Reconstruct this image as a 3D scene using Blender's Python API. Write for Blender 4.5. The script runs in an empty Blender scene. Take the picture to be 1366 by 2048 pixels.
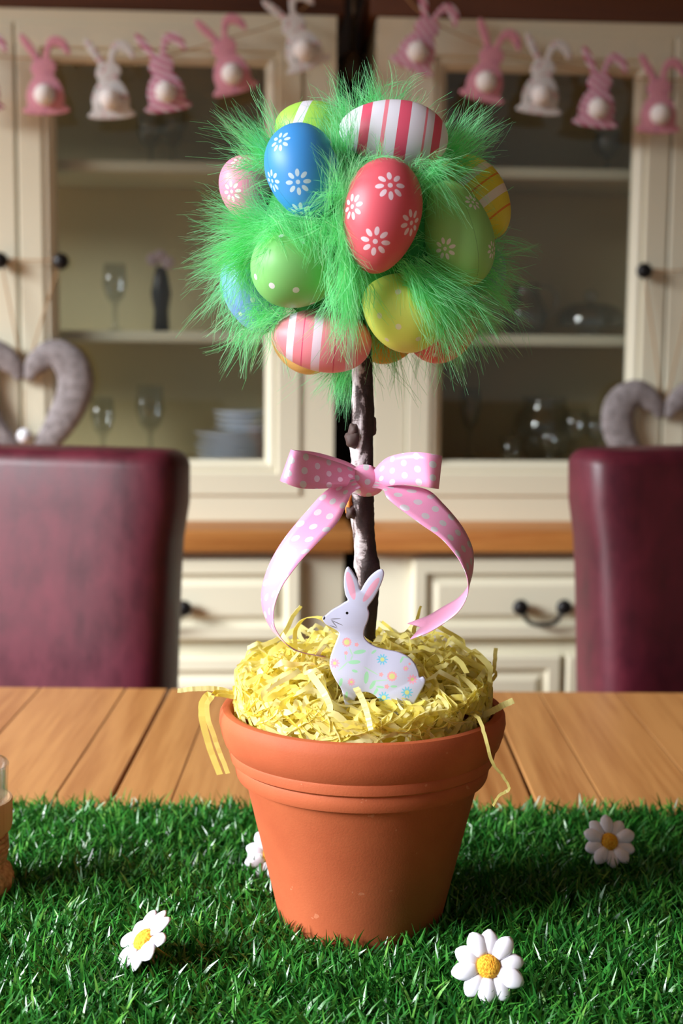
import bpy, bmesh, math, random
import numpy as np
from mathutils import Matrix, Vector, Quaternion

random.seed(7)
rng = np.random.default_rng(7)
SC = bpy.context.scene
COL = SC.collection
PI = math.pi

# ------------------------------------------------------------------ camera, light, exposure
T = 0.76                      # table top height
CAMZ = T + 0.304
FPX = 2700.0
PITCH = math.radians(6.53)
ROLL = math.radians(0.5)
CROT = Matrix.Rotation(math.radians(90) - PITCH, 3, 'X') @ Matrix.Rotation(ROLL, 3, 'Z')
cam_d = bpy.data.cameras.new('camera')
cam = bpy.data.objects.new('camera', cam_d)
COL.objects.link(cam)
cam.matrix_world = Matrix.Translation((0, 0, CAMZ)) @ CROT.to_4x4()
cam_d.sensor_fit = 'HORIZONTAL'
cam_d.sensor_width = 14.9
cam_d.lens = 14.9 * FPX / 1366.0
cam_d.clip_start = 0.02
cam_d.dof.use_dof = True
cam_d.dof.focus_distance = 0.655
cam_d.dof.aperture_fstop = 5.6
SC.camera = cam

world = bpy.data.worlds.new('world')
SC.world = world
world.use_nodes = True
bg = world.node_tree.nodes['Background']
bg.inputs[0].default_value = (0.80, 0.90, 1.0, 1)
bg.inputs[1].default_value = 0.25


def area(name, loc, target, sx, sy, power, col, spread=180):
    l = bpy.data.lights.new(name, 'AREA')
    l.shape = 'RECTANGLE'
    l.size, l.size_y = sx, sy
    l.energy = power
    l.color = col
    l.spread = math.radians(spread)
    o = bpy.data.objects.new(name, l)
    COL.objects.link(o)
    o.location = loc
    d = Vector(target) - Vector(loc)
    o.rotation_euler = d.to_track_quat('-Z', 'Y').to_euler()
    return o


# daylight through the window on the left of the dining room
area('window_daylight', (-3.2, -0.30, T + 1.40), (0.1, 1.3, T - 2.75), 2.5, 1.5, 285, (0.95, 0.97, 1.0), 82)

vs = SC.view_settings
vs.view_transform = 'Standard'
vs.look = 'None'
vs.exposure = 0.0
vs.gamma = 1.0
vs.use_curve_mapping = False
SC.cycles.use_denoising = True
SC.cycles.max_bounces = 10
SC.cycles.transparent_max_bounces = 16
SC.cycles.sample_clamp_indirect = 4.0
SC.cycles.caustics_reflective = False
SC.cycles.caustics_refractive = False

# ------------------------------------------------------------------ geometry helpers
YAW = math.radians(3.6)       # the dressers and the wall behind stand a little askew to the table
RZ = Matrix.Rotation(YAW, 3, 'Z')
RZI = RZ.inverted()


def ray(px, py):
    return CROT @ Vector(((px - 683) / FPX, -(py - 1024) / FPX, -1.0))


def at(px, py, y):
    d = ray(px, py)
    return Vector((0, 0, CAMZ)) + d * (y / d.y)


def fr(px, py, ly):
    """point in the dressers' own turned frame, at depth ly there"""
    d = RZI @ ray(px, py)
    return Vector((0, 0, CAMZ)) + d * (ly / d.y)


def atz(px, py, z):
    d = ray(px, py)
    return Vector((0, 0, CAMZ)) + d * ((z - CAMZ) / d.z)


def srgb(r, g, b, a=1.0):
    f = lambda c: (c / 12.92 if c <= 0.04045 else ((c + 0.055) / 1.055) ** 2.4)
    return (f(r / 255), f(g / 255), f(b / 255), a)


def catmull(pts, n, closed=False):
    P = np.array([list(p) for p in pts], float)
    m = len(P)
    out = []
    segs = m if closed else m - 1
    for k in range(n):
        t = (k / n if closed else k / (n - 1)) * segs
        i = min(int(t), segs - 1)
        u = t - i
        if closed:
            p0, p1, p2, p3 = P[(i - 1) % m], P[i % m], P[(i + 1) % m], P[(i + 2) % m]
        else:
            p1, p2 = P[i], P[i + 1]
            p0 = P[i - 1] if i > 0 else 2 * p1 - p2
            p3 = P[i + 2] if i + 2 < m else 2 * p2 - p1
        out.append(0.5 * (2 * p1 + (p2 - p0) * u + (2 * p0 - 5 * p1 + 4 * p2 - p3) * u * u + (3 * p1 - p0 - 3 * p2 + p3) * u ** 3))
    return np.array(out)


def new_obj(name, me, parent=None):
    o = bpy.data.objects.new(name, me)
    COL.objects.link(o)
    if parent is not None:
        o.parent = parent
    return o


def mesh(name, verts, faces, mat=None, parent=None, smooth=True, uv=None, off=None):
    me = bpy.data.meshes.new(name)
    if off is not None:
        verts = [Vector(v) - off for v in verts]
    me.from_pydata([tuple(v) for v in verts], [], [tuple(f) for f in faces])
    me.update()
    if uv is not None:
        lay = me.uv_layers.new(name='UVMap')
        idx = np.empty(len(me.loops), dtype=np.int32)
        me.loops.foreach_get('vertex_index', idx)
        lay.data.foreach_set('uv', np.asarray(uv, dtype=np.float32)[idx].ravel())
    me.polygons.foreach_set('use_smooth', [smooth] * len(me.polygons))
    if mat:
        me.materials.append(mat)
    return new_obj(name, me, parent)


def bm_obj(name, bm, mat=None, parent=None, smooth=False, auto=None):
    me = bpy.data.meshes.new(name)
    bmesh.ops.recalc_face_normals(bm, faces=bm.faces[:])
    bm.to_mesh(me)
    bm.free()
    me.polygons.foreach_set('use_smooth', [smooth] * len(me.polygons))
    if smooth and auto:
        me.set_sharp_from_angle(angle=math.radians(auto))
    if mat:
        me.materials.append(mat)
    return new_obj(name, me, parent)


def box(name, lo, hi, mat, parent=None, bev=0.002, seg=2, off=Vector((0, 0, 0))):
    bm = bmesh.new()
    bmesh.ops.create_cube(bm, size=1)
    lo = Vector(lo) - off
    hi = Vector(hi) - off
    for v in bm.verts:
        v.co = Vector([lo[i] + (v.co[i] + 0.5) * (hi[i] - lo[i]) for i in range(3)])
    if bev:
        bmesh.ops.bevel(bm, geom=bm.edges[:], offset=bev, segments=seg, profile=0.5, affect='EDGES')
    return bm_obj(name, bm, mat, parent, smooth=True, auto=40)


def lathe_data(prof, n=48, c=(0, 0, 0), close=True):
    """profile of (r, z); ends with r == 0 become poles"""
    V, F = [], []
    rows = []
    for r, z in prof:
        if r < 1e-7:
            rows.append([len(V)])
            V.append((c[0], c[1], c[2] + z))
        else:
            rows.append(list(range(len(V), len(V) + n)))
            for k in range(n):
                a = 2 * PI * k / n
                V.append((c[0] + r * math.cos(a), c[1] + r * math.sin(a), c[2] + z))
    for a, b in zip(rows[:-1], rows[1:]):
        for k in range(n):
            k2 = (k + 1) % n
            if len(a) == 1 and len(b) == 1:
                continue
            if len(a) == 1:
                F.append((a[0], b[k2], b[k]))
            elif len(b) == 1:
                F.append((a[k], a[k2], b[0]))
            else:
                F.append((a[k], a[k2], b[k2], b[k]))
    return V, F


def lathe(name, prof, mat, parent=None, n=48, c=(0, 0, 0), auto=None):
    V, F = lathe_data(prof, n, c)
    o = mesh(name, V, F, mat, parent)
    bm = bmesh.new()
    bm.from_mesh(o.data)
    bmesh.ops.recalc_face_normals(bm, faces=bm.faces[:])
    bm.to_mesh(o.data)
    bm.free()
    if auto:
        o.data.set_sharp_from_angle(angle=math.radians(auto))
    return o


def tube_data(pts, rad, n=10, cap=True, flat=1.0, up=None):
    P = [Vector(p) for p in pts]
    if not hasattr(rad, '__len__'):
        rad = [rad] * len(P)
    V, F = [], []
    ref = Vector(up) if up is not None else None
    prev = None
    for i, p in enumerate(P):
        t = (P[min(i + 1, len(P) - 1)] - P[max(i - 1, 0)]).normalized()
        if prev is None:
            a = ref if ref is not None else (Vector((0, 0, 1)) if abs(t.z) < 0.9 else Vector((1, 0, 0)))
        else:
            a = ref if ref is not None else prev
        u = (a - t * a.dot(t)).normalized()
        w = t.cross(u)
        prev = u
        for k in range(n):
            g = 2 * PI * k / n
            V.append(p + (u * math.cos(g) * flat + w * math.sin(g)) * rad[i])
    m = len(P)
    for i in range(m - 1):
        for k in range(n):
            k2 = (k + 1) % n
            F.append((i * n + k, i * n + k2, (i + 1) * n + k2, (i + 1) * n + k))
    if cap:
        F.append(tuple(reversed(range(n))))
        F.append(tuple(range((m - 1) * n, m * n)))
    return V, F


def tube(name, pts, rad, mat, parent=None, n=10, off=None, **kw):
    V, F = tube_data(pts, rad, n, **kw)
    return mesh(name, V, F, mat, parent, off=off)


def sphere_data(c, r, n=16, m=10):
    prof = [(r * math.sin(PI * i / m), -r * math.cos(PI * i / m)) for i in range(m + 1)]
    prof[0] = (0, -r)
    prof[-1] = (0, r)
    return lathe_data(prof, n, c)


def sphere(name, c, r, mat, parent=None, n=16, m=10):
    V, F = sphere_data(c, r, n, m)
    return mesh(name, V, F, mat, parent)


def panel(name, x0, x1, z0, z1, y, prof, mat, parent, fill=True, off=Vector((0, 0, 0)), back=None):
    """mitred rectangular loops: prof is (inset, forward); forward is towards -y. fill closes the last loop."""
    V, F = [], []
    for ins, fw in prof:
        for (sx, sz) in ((0, 0), (1, 0), (1, 1), (0, 1)):
            V.append(Vector((x0 + ins if not sx else x1 - ins, y - fw, z0 + ins if not sz else z1 - ins)) - off)
    m = len(prof)
    last = m if not fill else m - 1
    for i in range(last):
        a, b = i * 4, ((i + 1) % m) * 4
        for k in range(4):
            k2 = (k + 1) % 4
            F.append((a + k, a + k2, b + k2, b + k))
    if fill:
        F.append(tuple((m - 1) * 4 + k for k in range(4)))
        F.append((3, 2, 1, 0))
    bm = bmesh.new()
    vs_ = [bm.verts.new(v) for v in V]
    for f in F:
        bm.faces.new([vs_[i] for i in f])
    return bm_obj(name, bm, mat, parent, smooth=False)


def plate_outline(name, pts2, thick, bev, mat, parent=None, seg=2):
    """solid slab from a closed outline in local x,z, from y=-thick/2 to thick/2, with rounded rims"""
    bm = bmesh.new()
    vs_ = [bm.verts.new((p[0], -thick / 2, p[1])) for p in pts2]
    f = bm.faces.new(vs_)
    r = bmesh.ops.extrude_face_region(bm, geom=[f])
    top = [g for g in r['geom'] if isinstance(g, bmesh.types.BMVert)]
    bmesh.ops.translate(bm, verts=top, vec=(0, thick, 0))
    ed = [e for e in bm.edges if abs(e.verts[0].co.y - e.verts[1].co.y) < 1e-7]
    if bev:
        bmesh.ops.bevel(bm, geom=ed, offset=bev, segments=seg, profile=0.5, affect='EDGES')
    big = [f for f in bm.faces if len(f.verts) > 4]
    bmesh.ops.triangulate(bm, faces=big)
    return bm_obj(name, bm, mat, parent, smooth=True, auto=45)


def thing(name, label, cat, loc=(0, 0, 0), rot=None, group=None):
    o = bpy.data.objects.new(name, None)
    COL.objects.link(o)
    o.empty_display_size = 0.02
    o.location = loc
    if rot is not None:
        o.rotation_euler = rot
    return tag(o, label, cat, group)


def tag(o, label, cat, group=None, kind=None):
    o['label'] = label
    o['category'] = cat
    if group:
        o['group'] = group
    if kind:
        o['kind'] = kind
    return o


def structure(o, label=None):
    o['kind'] = 'structure'
    if label:
        o['label'] = label
    return o


def dup(root, loc=None, rot=None, label=None, group=None):
    r = root.copy()
    COL.objects.link(r)
    if loc is not None:
        r.location = loc
    if rot is not None:
        r.rotation_euler = rot
    if label:
        r['label'] = label
    if group:
        r['group'] = group
    for ch in list(root.children):
        c = ch.copy()
        COL.objects.link(c)
        c.parent = r
        for g in list(ch.children):
            d = g.copy()
            COL.objects.link(d)
            d.parent = c
    return r


# ------------------------------------------------------------------ node helpers
class X:
    """a float socket with arithmetic"""

    def __init__(s, nt, sock):
        s.nt, s.k = nt, sock

    def m(s, op, *o):
        n = s.nt.nodes.new('ShaderNodeMath')
        n.operation = op
        s.nt.links.new(s.k, n.inputs[0])
        for i, v in enumerate(o):
            if isinstance(v, X):
                s.nt.links.new(v.k, n.inputs[i + 1])
            else:
                n.inputs[i + 1].default_value = v
        return X(s.nt, n.outputs[0])

    def __add__(s, o): return s.m('ADD', o)
    def __sub__(s, o): return s.m('SUBTRACT', o)
    def __mul__(s, o): return s.m('MULTIPLY', o)
    def __truediv__(s, o): return s.m('DIVIDE', o)
    def lt(s, o): return s.m('LESS_THAN', o)
    def gt(s, o): return s.m('GREATER_THAN', o)
    def abs(s): return s.m('ABSOLUTE')
    def max(s, o): return s.m('MAXIMUM', o)
    def min(s, o): return s.m('MINIMUM', o)
    def fract(s): return s.m('FRACT')
    def floor(s): return s.m('FLOOR')
    def sqrt(s): return s.m('SQRT')


class Mat:
    def __init__(s, name, col=(0.8, 0.8, 0.8, 1), rough=0.5, **kw):
        s.m = bpy.data.materials.new(name)
        s.m.use_nodes = True
        s.nt = s.m.node_tree
        s.b = s.nt.nodes['Principled BSDF']
        s.out = s.nt.nodes['Material Output']
        s.set('Base Color', col)
        s.set('Roughness', rough)
        for k, v in kw.items():
            s.set(k.replace('_', ' '), v)

    def set(s, k, v):
        if isinstance(v, X):
            s.nt.links.new(v.k, s.b.inputs[k])
        elif isinstance(v, bpy.types.NodeSocket):
            s.nt.links.new(v, s.b.inputs[k])
        else:
            s.b.inputs[k].default_value = v

    def coord(s, kind='Object'):
        n = s.nt.nodes.new('ShaderNodeTexCoord')
        return n.outputs[kind]

    def xyz(s, vec):
        n = s.nt.nodes.new('ShaderNodeSeparateXYZ')
        s.nt.links.new(vec, n.inputs[0])
        return [X(s.nt, n.outputs[i]) for i in range(3)]

    def dot(s, vec, c):
        n = s.nt.nodes.new('ShaderNodeVectorMath')
        n.operation = 'DOT_PRODUCT'
        s.nt.links.new(vec, n.inputs[0])
        n.inputs[1].default_value = tuple(c)
        return X(s.nt, n.outputs['Value'])

    def mapping(s, vec, scale=(1, 1, 1), rot=(0, 0, 0)):
        n = s.nt.nodes.new('ShaderNodeMapping')
        s.nt.links.new(vec, n.inputs[0])
        n.inputs['Scale'].default_value = scale
        n.inputs['Rotation'].default_value = rot
        return n.outputs[0]

    def noise(s, vec, scale, detail=4, rough=0.55, dist=0.0):
        n = s.nt.nodes.new('ShaderNodeTexNoise')
        if vec is not None:
            s.nt.links.new(vec, n.inputs['Vector'])
        n.inputs['Scale'].default_value = scale
        n.inputs['Detail'].default_value = detail
        n.inputs['Roughness'].default_value = rough
        n.inputs['Distortion'].default_value = dist
        return X(s.nt, n.outputs[0])

    def ramp(s, x, stops, interp='LINEAR'):
        n = s.nt.nodes.new('ShaderNodeValToRGB')
        s.nt.links.new(x.k, n.inputs[0])
        cr = n.color_ramp
        cr.interpolation = interp
        while len(cr.elements) < len(stops):
            cr.elements.new(0.5)
        for e, (p, c) in zip(cr.elements, stops):
            e.position = p
            e.color = c
        return n.outputs[0]

    def mix(s, f, a, b):
        n = s.nt.nodes.new('ShaderNodeMix')
        n.data_type = 'RGBA'
        for idx, v in ((0, f), (6, a), (7, b)):
            if isinstance(v, X):
                s.nt.links.new(v.k, n.inputs[idx])
            elif isinstance(v, bpy.types.NodeSocket):
                s.nt.links.new(v, n.inputs[idx])
            else:
                n.inputs[idx].default_value = v
        return n.outputs[2]

    def bump(s, x, strength=0.3, dist=0.001):
        n = s.nt.nodes.new('ShaderNodeBump')
        n.inputs['Strength'].default_value = strength
        n.inputs['Distance'].default_value = dist
        s.nt.links.new(x.k, n.inputs['Height'])
        s.nt.links.new(n.outputs[0], s.b.inputs['Normal'])

    def translucent(s, amount, col):
        t = s.nt.nodes.new('ShaderNodeBsdfTranslucent')
        if isinstance(col, bpy.types.NodeSocket):
            s.nt.links.new(col, t.inputs[0])
        else:
            t.inputs[0].default_value = col
        mx = s.nt.nodes.new('ShaderNodeMixShader')
        mx.inputs[0].default_value = amount
        s.nt.links.new(s.b.outputs[0], mx.inputs[1])
        s.nt.links.new(t.outputs[0], mx.inputs[2])
        s.nt.links.new(mx.outputs[0], s.out.inputs[0])

    def rnd(s):
        n = s.nt.nodes.new('ShaderNodeObjectInfo')
        return X(s.nt, n.outputs['Random'])


# ------------------------------------------------------------------ materials
def mat_paint(name, col):
    M = Mat(name, col, 0.42)
    v = M.coord()
    n = M.noise(v, 9, 5)
    M.set('Base Color', M.mix(n * 0.35, col, tuple(c * 0.86 for c in col[:3]) + (1,)))
    M.bump(M.noise(M.mapping(v, (1, 1, 0.06)), 260, 3), 0.08, 0.0006)
    return M.m


CREAM = mat_paint('cream_paint', srgb(224, 220, 196))
CREAM_IN = mat_paint('cream_paint_inside', srgb(222, 210, 172))


def mat_wood(name, c0, c1, axis='Y', rough=0.38, sc=1.0, rnd=0.25):
    M = Mat(name, c0, rough)
    v = M.coord()
    st = {'X': (0.05, 1, 1), 'Y': (1, 0.05, 1), 'Z': (1, 1, 0.05)}[axis]
    r = M.rnd()
    n1 = M.noise(M.mapping(v, st), 55 * sc, 6, 0.6, 0.4)
    n2 = M.noise(M.mapping(v, tuple(4 * k if k == 1 else k for k in st)), 190 * sc, 3)
    g = n1 * 0.75 + n2 * 0.25 + (r - 0.5) * rnd
    M.set('Base Color', M.ramp(g, [(0.3, c1), (0.62, c0)]))
    M.bump(n2, 0.12, 0.0005)
    return M.m


OAK = mat_wood('oak_tabletop', srgb(186, 134, 78), srgb(148, 94, 46), 'Y', 0.40, 1.5, 0.16)
OAK_TOP = mat_wood('oak_worktop', srgb(196, 138, 74), srgb(160, 98, 44), 'X', 0.42)
OAK_DARK = mat_wood('shaded_oak_cornice', srgb(92, 52, 28), srgb(52, 26, 12), 'X', 0.5)  # cornice oak with its shadow put into the colour; chair legs share it
WALLM = mat_wood('dark_wall_timber', srgb(44, 32, 24), srgb(26, 18, 14), 'Z', 0.7)
WALLP = Mat('plain_wall_paint', srgb(196, 186, 168), 0.8).m
FLOORM = mat_wood('floor_boards', srgb(140, 100, 64), srgb(96, 64, 38), 'X', 0.5)
BLACK = Mat('black_iron', srgb(22, 22, 24), 0.38, Metallic=0.3).m
DARKMETAL = Mat('tarnished_metal', srgb(96, 82, 66), 0.45, Metallic=0.8).m


def mat_leather():
    M = Mat('burgundy_leather', srgb(104, 30, 46), 0.42)
    v = M.coord()
    n = M.noise(M.mapping(v, (1, 1, 0.55)), 26, 6, 0.65)
    M.set('Base Color', M.ramp(n, [(0.3, srgb(56, 12, 26)), (0.7, srgb(94, 24, 42))]))
    M.set('Roughness', n * 0.30 + 0.30)
    M.bump(M.noise(v, 420, 3), 0.15, 0.0006)
    return M.m


LEATHER = mat_leather()


def mat_terracotta():
    M = Mat('terracotta', srgb(196, 100, 62), 0.72)
    v = M.coord()
    n = M.noise(v, 22, 5, 0.6)
    n2 = M.noise(v, 900, 2)
    c = M.ramp(n, [(0.25, srgb(172, 80, 43)), (0.75, srgb(190, 98, 57))])
    sp = M.noise(v, 130, 2).gt(0.735)
    M.set('Base Color', M.mix(sp * 0.35, c, srgb(222, 150, 112)))
    M.bump(n2 + n * 0.5, 0.12, 0.0006)
    return M.m


TERRA = mat_terracotta()


def mat_grass():
    M = Mat('turf_blades', srgb(60, 130, 50), 0.27)
    u = M.xyz(M.coord('UV'))
    c = M.ramp(u[0], [(0.0, srgb(28, 84, 34)), (0.45, srgb(48, 122, 44)), (0.8, srgb(78, 150, 54)), (1.0, srgb(120, 176, 78))])
    M.set('Base Color', c)
    M.set('Specular IOR Level', 0.5)
    M.translucent(0.18, c)
    return M.m


GRASS = mat_grass()
BACKING = Mat('turf_backing', srgb(20, 46, 22), 0.8).m


def mat_straw():
    M = Mat('yellow_paper', srgb(246, 232, 110), 0.36)
    u = M.xyz(M.coord('UV'))
    c = M.ramp(u[0], [(0.0, srgb(246, 232, 112)), (0.5, srgb(250, 240, 148)), (1.0, srgb(252, 248, 196))])
    M.set('Base Color', c)
    M.translucent(0.52, c)
    return M.m


STRAW = mat_straw()


def mat_feather():
    M = Mat('green_feather', srgb(96, 232, 122), 0.6)
    u = M.xyz(M.coord('UV'))
    c = M.ramp(u[0], [(0.0, srgb(124, 246, 160)), (0.6, srgb(164, 252, 190)), (1.0, srgb(214, 255, 204))])
    M.set('Base Color', c)
    M.translucent(0.5, c)
    return M.m


FEATHER = mat_feather()
FOAM = Mat('green_foam', srgb(52, 150, 74), 0.9).m


def mat_bark():
    M = Mat('bark', srgb(90, 74, 66), 0.62)
    v = M.coord()
    n = M.noise(M.mapping(v, (1, 1, 0.35)), 75, 6, 0.65, 0.6)
    n2 = M.noise(M.mapping(v, (1, 1, 2.2)), 420, 3)
    x = M.xyz(v)[0]  # pale peeling bark, plus lit left and shaded right put into the colour
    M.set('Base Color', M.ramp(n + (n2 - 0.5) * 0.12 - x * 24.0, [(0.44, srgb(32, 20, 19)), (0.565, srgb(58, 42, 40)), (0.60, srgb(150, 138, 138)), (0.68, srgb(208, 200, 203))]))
    M.bump(n + n2 * 0.4, 0.5, 0.0012)
    return M.m


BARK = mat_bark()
BARK_DARK = Mat('dark_knot_bark', srgb(74, 56, 52), 0.7).m
CUTWOOD = Mat('fresh_cut_wood', srgb(222, 140, 62), 0.6).m


def mat_ribbon():
    M = Mat('dotted_ribbon', srgb(238, 156, 196), 0.34)
    u, v, _ = M.xyz(M.coord('UV'))
    y = v * 2.3
    row = y.floor()
    odd = (row * 0.5).fract()            # 0 or .5
    x = (u * 2.6 + odd + 0.2).fract() - 0.5
    yy = y.fract() - 0.5
    dx = x / 2.6
    dy = yy / 2.3
    d = (dx * dx + dy * dy).sqrt()
    dotm = d.lt(0.10)
    M.set('Metallic', dotm * 0.3)
    M.set('Base Color', M.mix(dotm, srgb(240, 158, 200), srgb(226, 222, 232)))
    w = (v * 34.0).fract() - 0.5
    M.bump(w.abs(), 0.16, 0.0003)
    M.set('Sheen Weight', 0.25)
    return M.m


RIBBON = mat_ribbon()
RIBBON_BACK = Mat('plain_ribbon_back', srgb(242, 168, 206), 0.38, Sheen_Weight=0.25).m


def mat_pane():
    M = Mat('window_pane', (1, 1, 1, 1), 0.03)
    nt = M.nt
    tr = nt.nodes.new('ShaderNodeBsdfTransparent')
    tr.inputs[0].default_value = (0.90, 0.91, 0.89, 1)
    gl = nt.nodes.new('ShaderNodeBsdfGlossy')
    gl.inputs['Roughness'].default_value = 0.03
    lw = nt.nodes.new('ShaderNodeLayerWeight')
    f = X(nt, lw.outputs['Facing'])
    f = f * f * f * 0.5 + 0.035
    mx = nt.nodes.new('ShaderNodeMixShader')
    nt.links.new(f.k, mx.inputs[0])
    nt.links.new(tr.outputs[0], mx.inputs[1])
    nt.links.new(gl.outputs[0], mx.inputs[2])
    nt.links.new(mx.outputs[0], M.out.inputs[0])
    return M.m


PANE = mat_pane()


def mat_glass():
    M = Mat('clear_glass', (0.9, 0.93, 0.97, 1), 0.12)
    nt = M.nt
    tr = nt.nodes.new('ShaderNodeBsdfTransparent')
    tr.inputs[0].default_value = (0.90, 0.92, 0.93, 1)
    gl = nt.nodes.new('ShaderNodeBsdfGlossy')
    gl.inputs['Roughness'].default_value = 0.06
    lw = nt.nodes.new('ShaderNodeLayerWeight')
    lw.inputs[0].default_value = 0.30
    f = X(nt, lw.outputs['Facing'])
    f = (f * f) * 0.75 + 0.10
    mx = nt.nodes.new('ShaderNodeMixShader')
    nt.links.new(f.k, mx.inputs[0])
    nt.links.new(tr.outputs[0], mx.inputs[1])
    nt.links.new(gl.outputs[0], mx.inputs[2])
    nt.links.new(mx.outputs[0], M.out.inputs[0])
    return M.m


GLASS = mat_glass()
CHINA = Mat('white_china', srgb(226, 232, 244), 0.2).m
PEARL = Mat('pearl', srgb(226, 228, 236), 0.18).m
TWINE = Mat('jute_twine', srgb(176, 140, 96), 0.85).m


def mat_rope():
    M = Mat('twisted_rope', srgb(188, 150, 104), 0.85)
    n = M.noise(M.coord(), 340, 4)
    M.set('Base Color', M.ramp(n, [(0.3, srgb(140, 100, 62)), (0.7, srgb(204, 168, 124))]))
    M.bump(n, 0.6, 0.001)
    return M.m


ROPE = mat_rope()
RAWWOOD = mat_wood('pale_turned_wood', srgb(206, 166, 124), srgb(178, 134, 92), 'Z', 0.6)


def mat_driftwood():
    M = Mat('grey_driftwood', srgb(150, 142, 142), 0.8)
    v = M.coord()
    n = M.noise(M.mapping(v, (1, 1, 1)), 90, 6, 0.7)
    M.set('Base Color', M.ramp(n, [(0.3, srgb(96, 88, 88)), (0.7, srgb(166, 160, 162))]))
    M.bump(n, 0.6, 0.003)
    return M.m


DRIFT = mat_driftwood()


def mat_fabric(name, base, c2, style):
    M = Mat(name, base, 0.85)
    v = M.coord()
    x, y, z = M.xyz(v)
    if style == 'stripe':
        w = ((x * 0.6 + z) * 88.0).fract()
        M.set('Base Color', M.mix(w.lt(0.55), base, c2))
    elif style == 'floral':
        n = M.noise(v, 120, 2)
        n2 = M.noise(v, 95, 2)
        c = M.mix(n.gt(0.60), base, c2)
        M.set('Base Color', M.mix(n2.gt(0.64), c, srgb(140, 150, 150)))
    else:
        n = M.noise(v, 150, 2)
        M.set('Base Color', M.mix(n.gt(0.62), base, c2))
    return M.m


FAB_PINK = mat_fabric('pink_print_fabric', srgb(214, 150, 168), srgb(184, 122, 150), 'print')
FAB_STRIPE = mat_fabric('pink_striped_fabric', srgb(228, 208, 222), srgb(190, 96, 136), 'stripe')
FAB_WHITE = mat_fabric('white_floral_fabric', srgb(216, 218, 220), srgb(206, 160, 170), 'floral')
POMPOM = Mat('white_pompom', srgb(240, 238, 238), 0.95).m
PETALM = Mat('white_satin', srgb(238, 236, 248), 0.42, Sheen_Weight=0.3).m


def mat_floss():
    M = Mat('yellow_floss', srgb(248, 178, 30), 0.9)
    n = M.noise(M.coord(), 900, 3)
    M.set('Base Color', M.ramp(n, [(0.35, srgb(226, 140, 16)), (0.65, srgb(255, 202, 60))]))
    M.bump(n, 1.0, 0.0012)
    return M.m


FLOSS = mat_floss()
STEMG = Mat('green_plastic_stem', srgb(120, 140, 50), 0.5).m

# ------------------------------------------------------------------ setting
YH, YB, YW = 2.133, 2.0, 2.47     # hutch front, base front, wall (in the dressers' frame)
wall = box('wall_back', (-2.6, YW, 0), (2.6, YW + 0.08, 2.45), WALLM, None, 0)
wall.rotation_euler = (0, 0, YAW)
structure(wall)
floor = box('floor', (-3.6, -2.2, -0.05), (2.6, 2.9, 0.0), FLOORM, None, 0)
structure(floor)
structure(box('wall_right', (2.3, -2.2, 0), (2.38, 2.9, 2.45), WALLP, None, 0))
structure(box('ceiling', (-2.6, -2.2, 2.45), (2.6, 2.9, 2.5), WALLP, None, 0))

# ------------------------------------------------------------------ dressers
zw_top = (fr(340, 1062, YB).z + fr(1000, 1062, YB).z) / 2
z_of = lambda y, ly=YH: (fr(400, y, ly).z + fr(1010, y, ly).z) / 2
Z_W0 = z_of(1105, YB)
Z_W1 = z_of(1062, YB)
Z_TOP = z_of(36)
Z_D1 = z_of(64)
Z_G1 = z_of(130)
Z_G0 = z_of(925)
Z_D0 = z_of(990)
Z_S = [z_of(340, YH + 0.03), z_of(677, YH + 0.03)]
DEP_H, DEP_B = 0.25, 0.44


def knob(parent, p, r, name='knob'):
    prof = [(0, -0.024), (r * 0.75, -0.0225), (r, -0.0165), (r * 0.8, -0.010), (r * 0.42, -0.006), (r * 0.42, 0.0)]
    V, F = lathe_data(prof, 20)
    V = [(v[0] + p[0], v[2] + p[1], v[1] + p[2]) for v in V]
    o = mesh(name, V, F, BLACK, parent)
    return o


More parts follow.
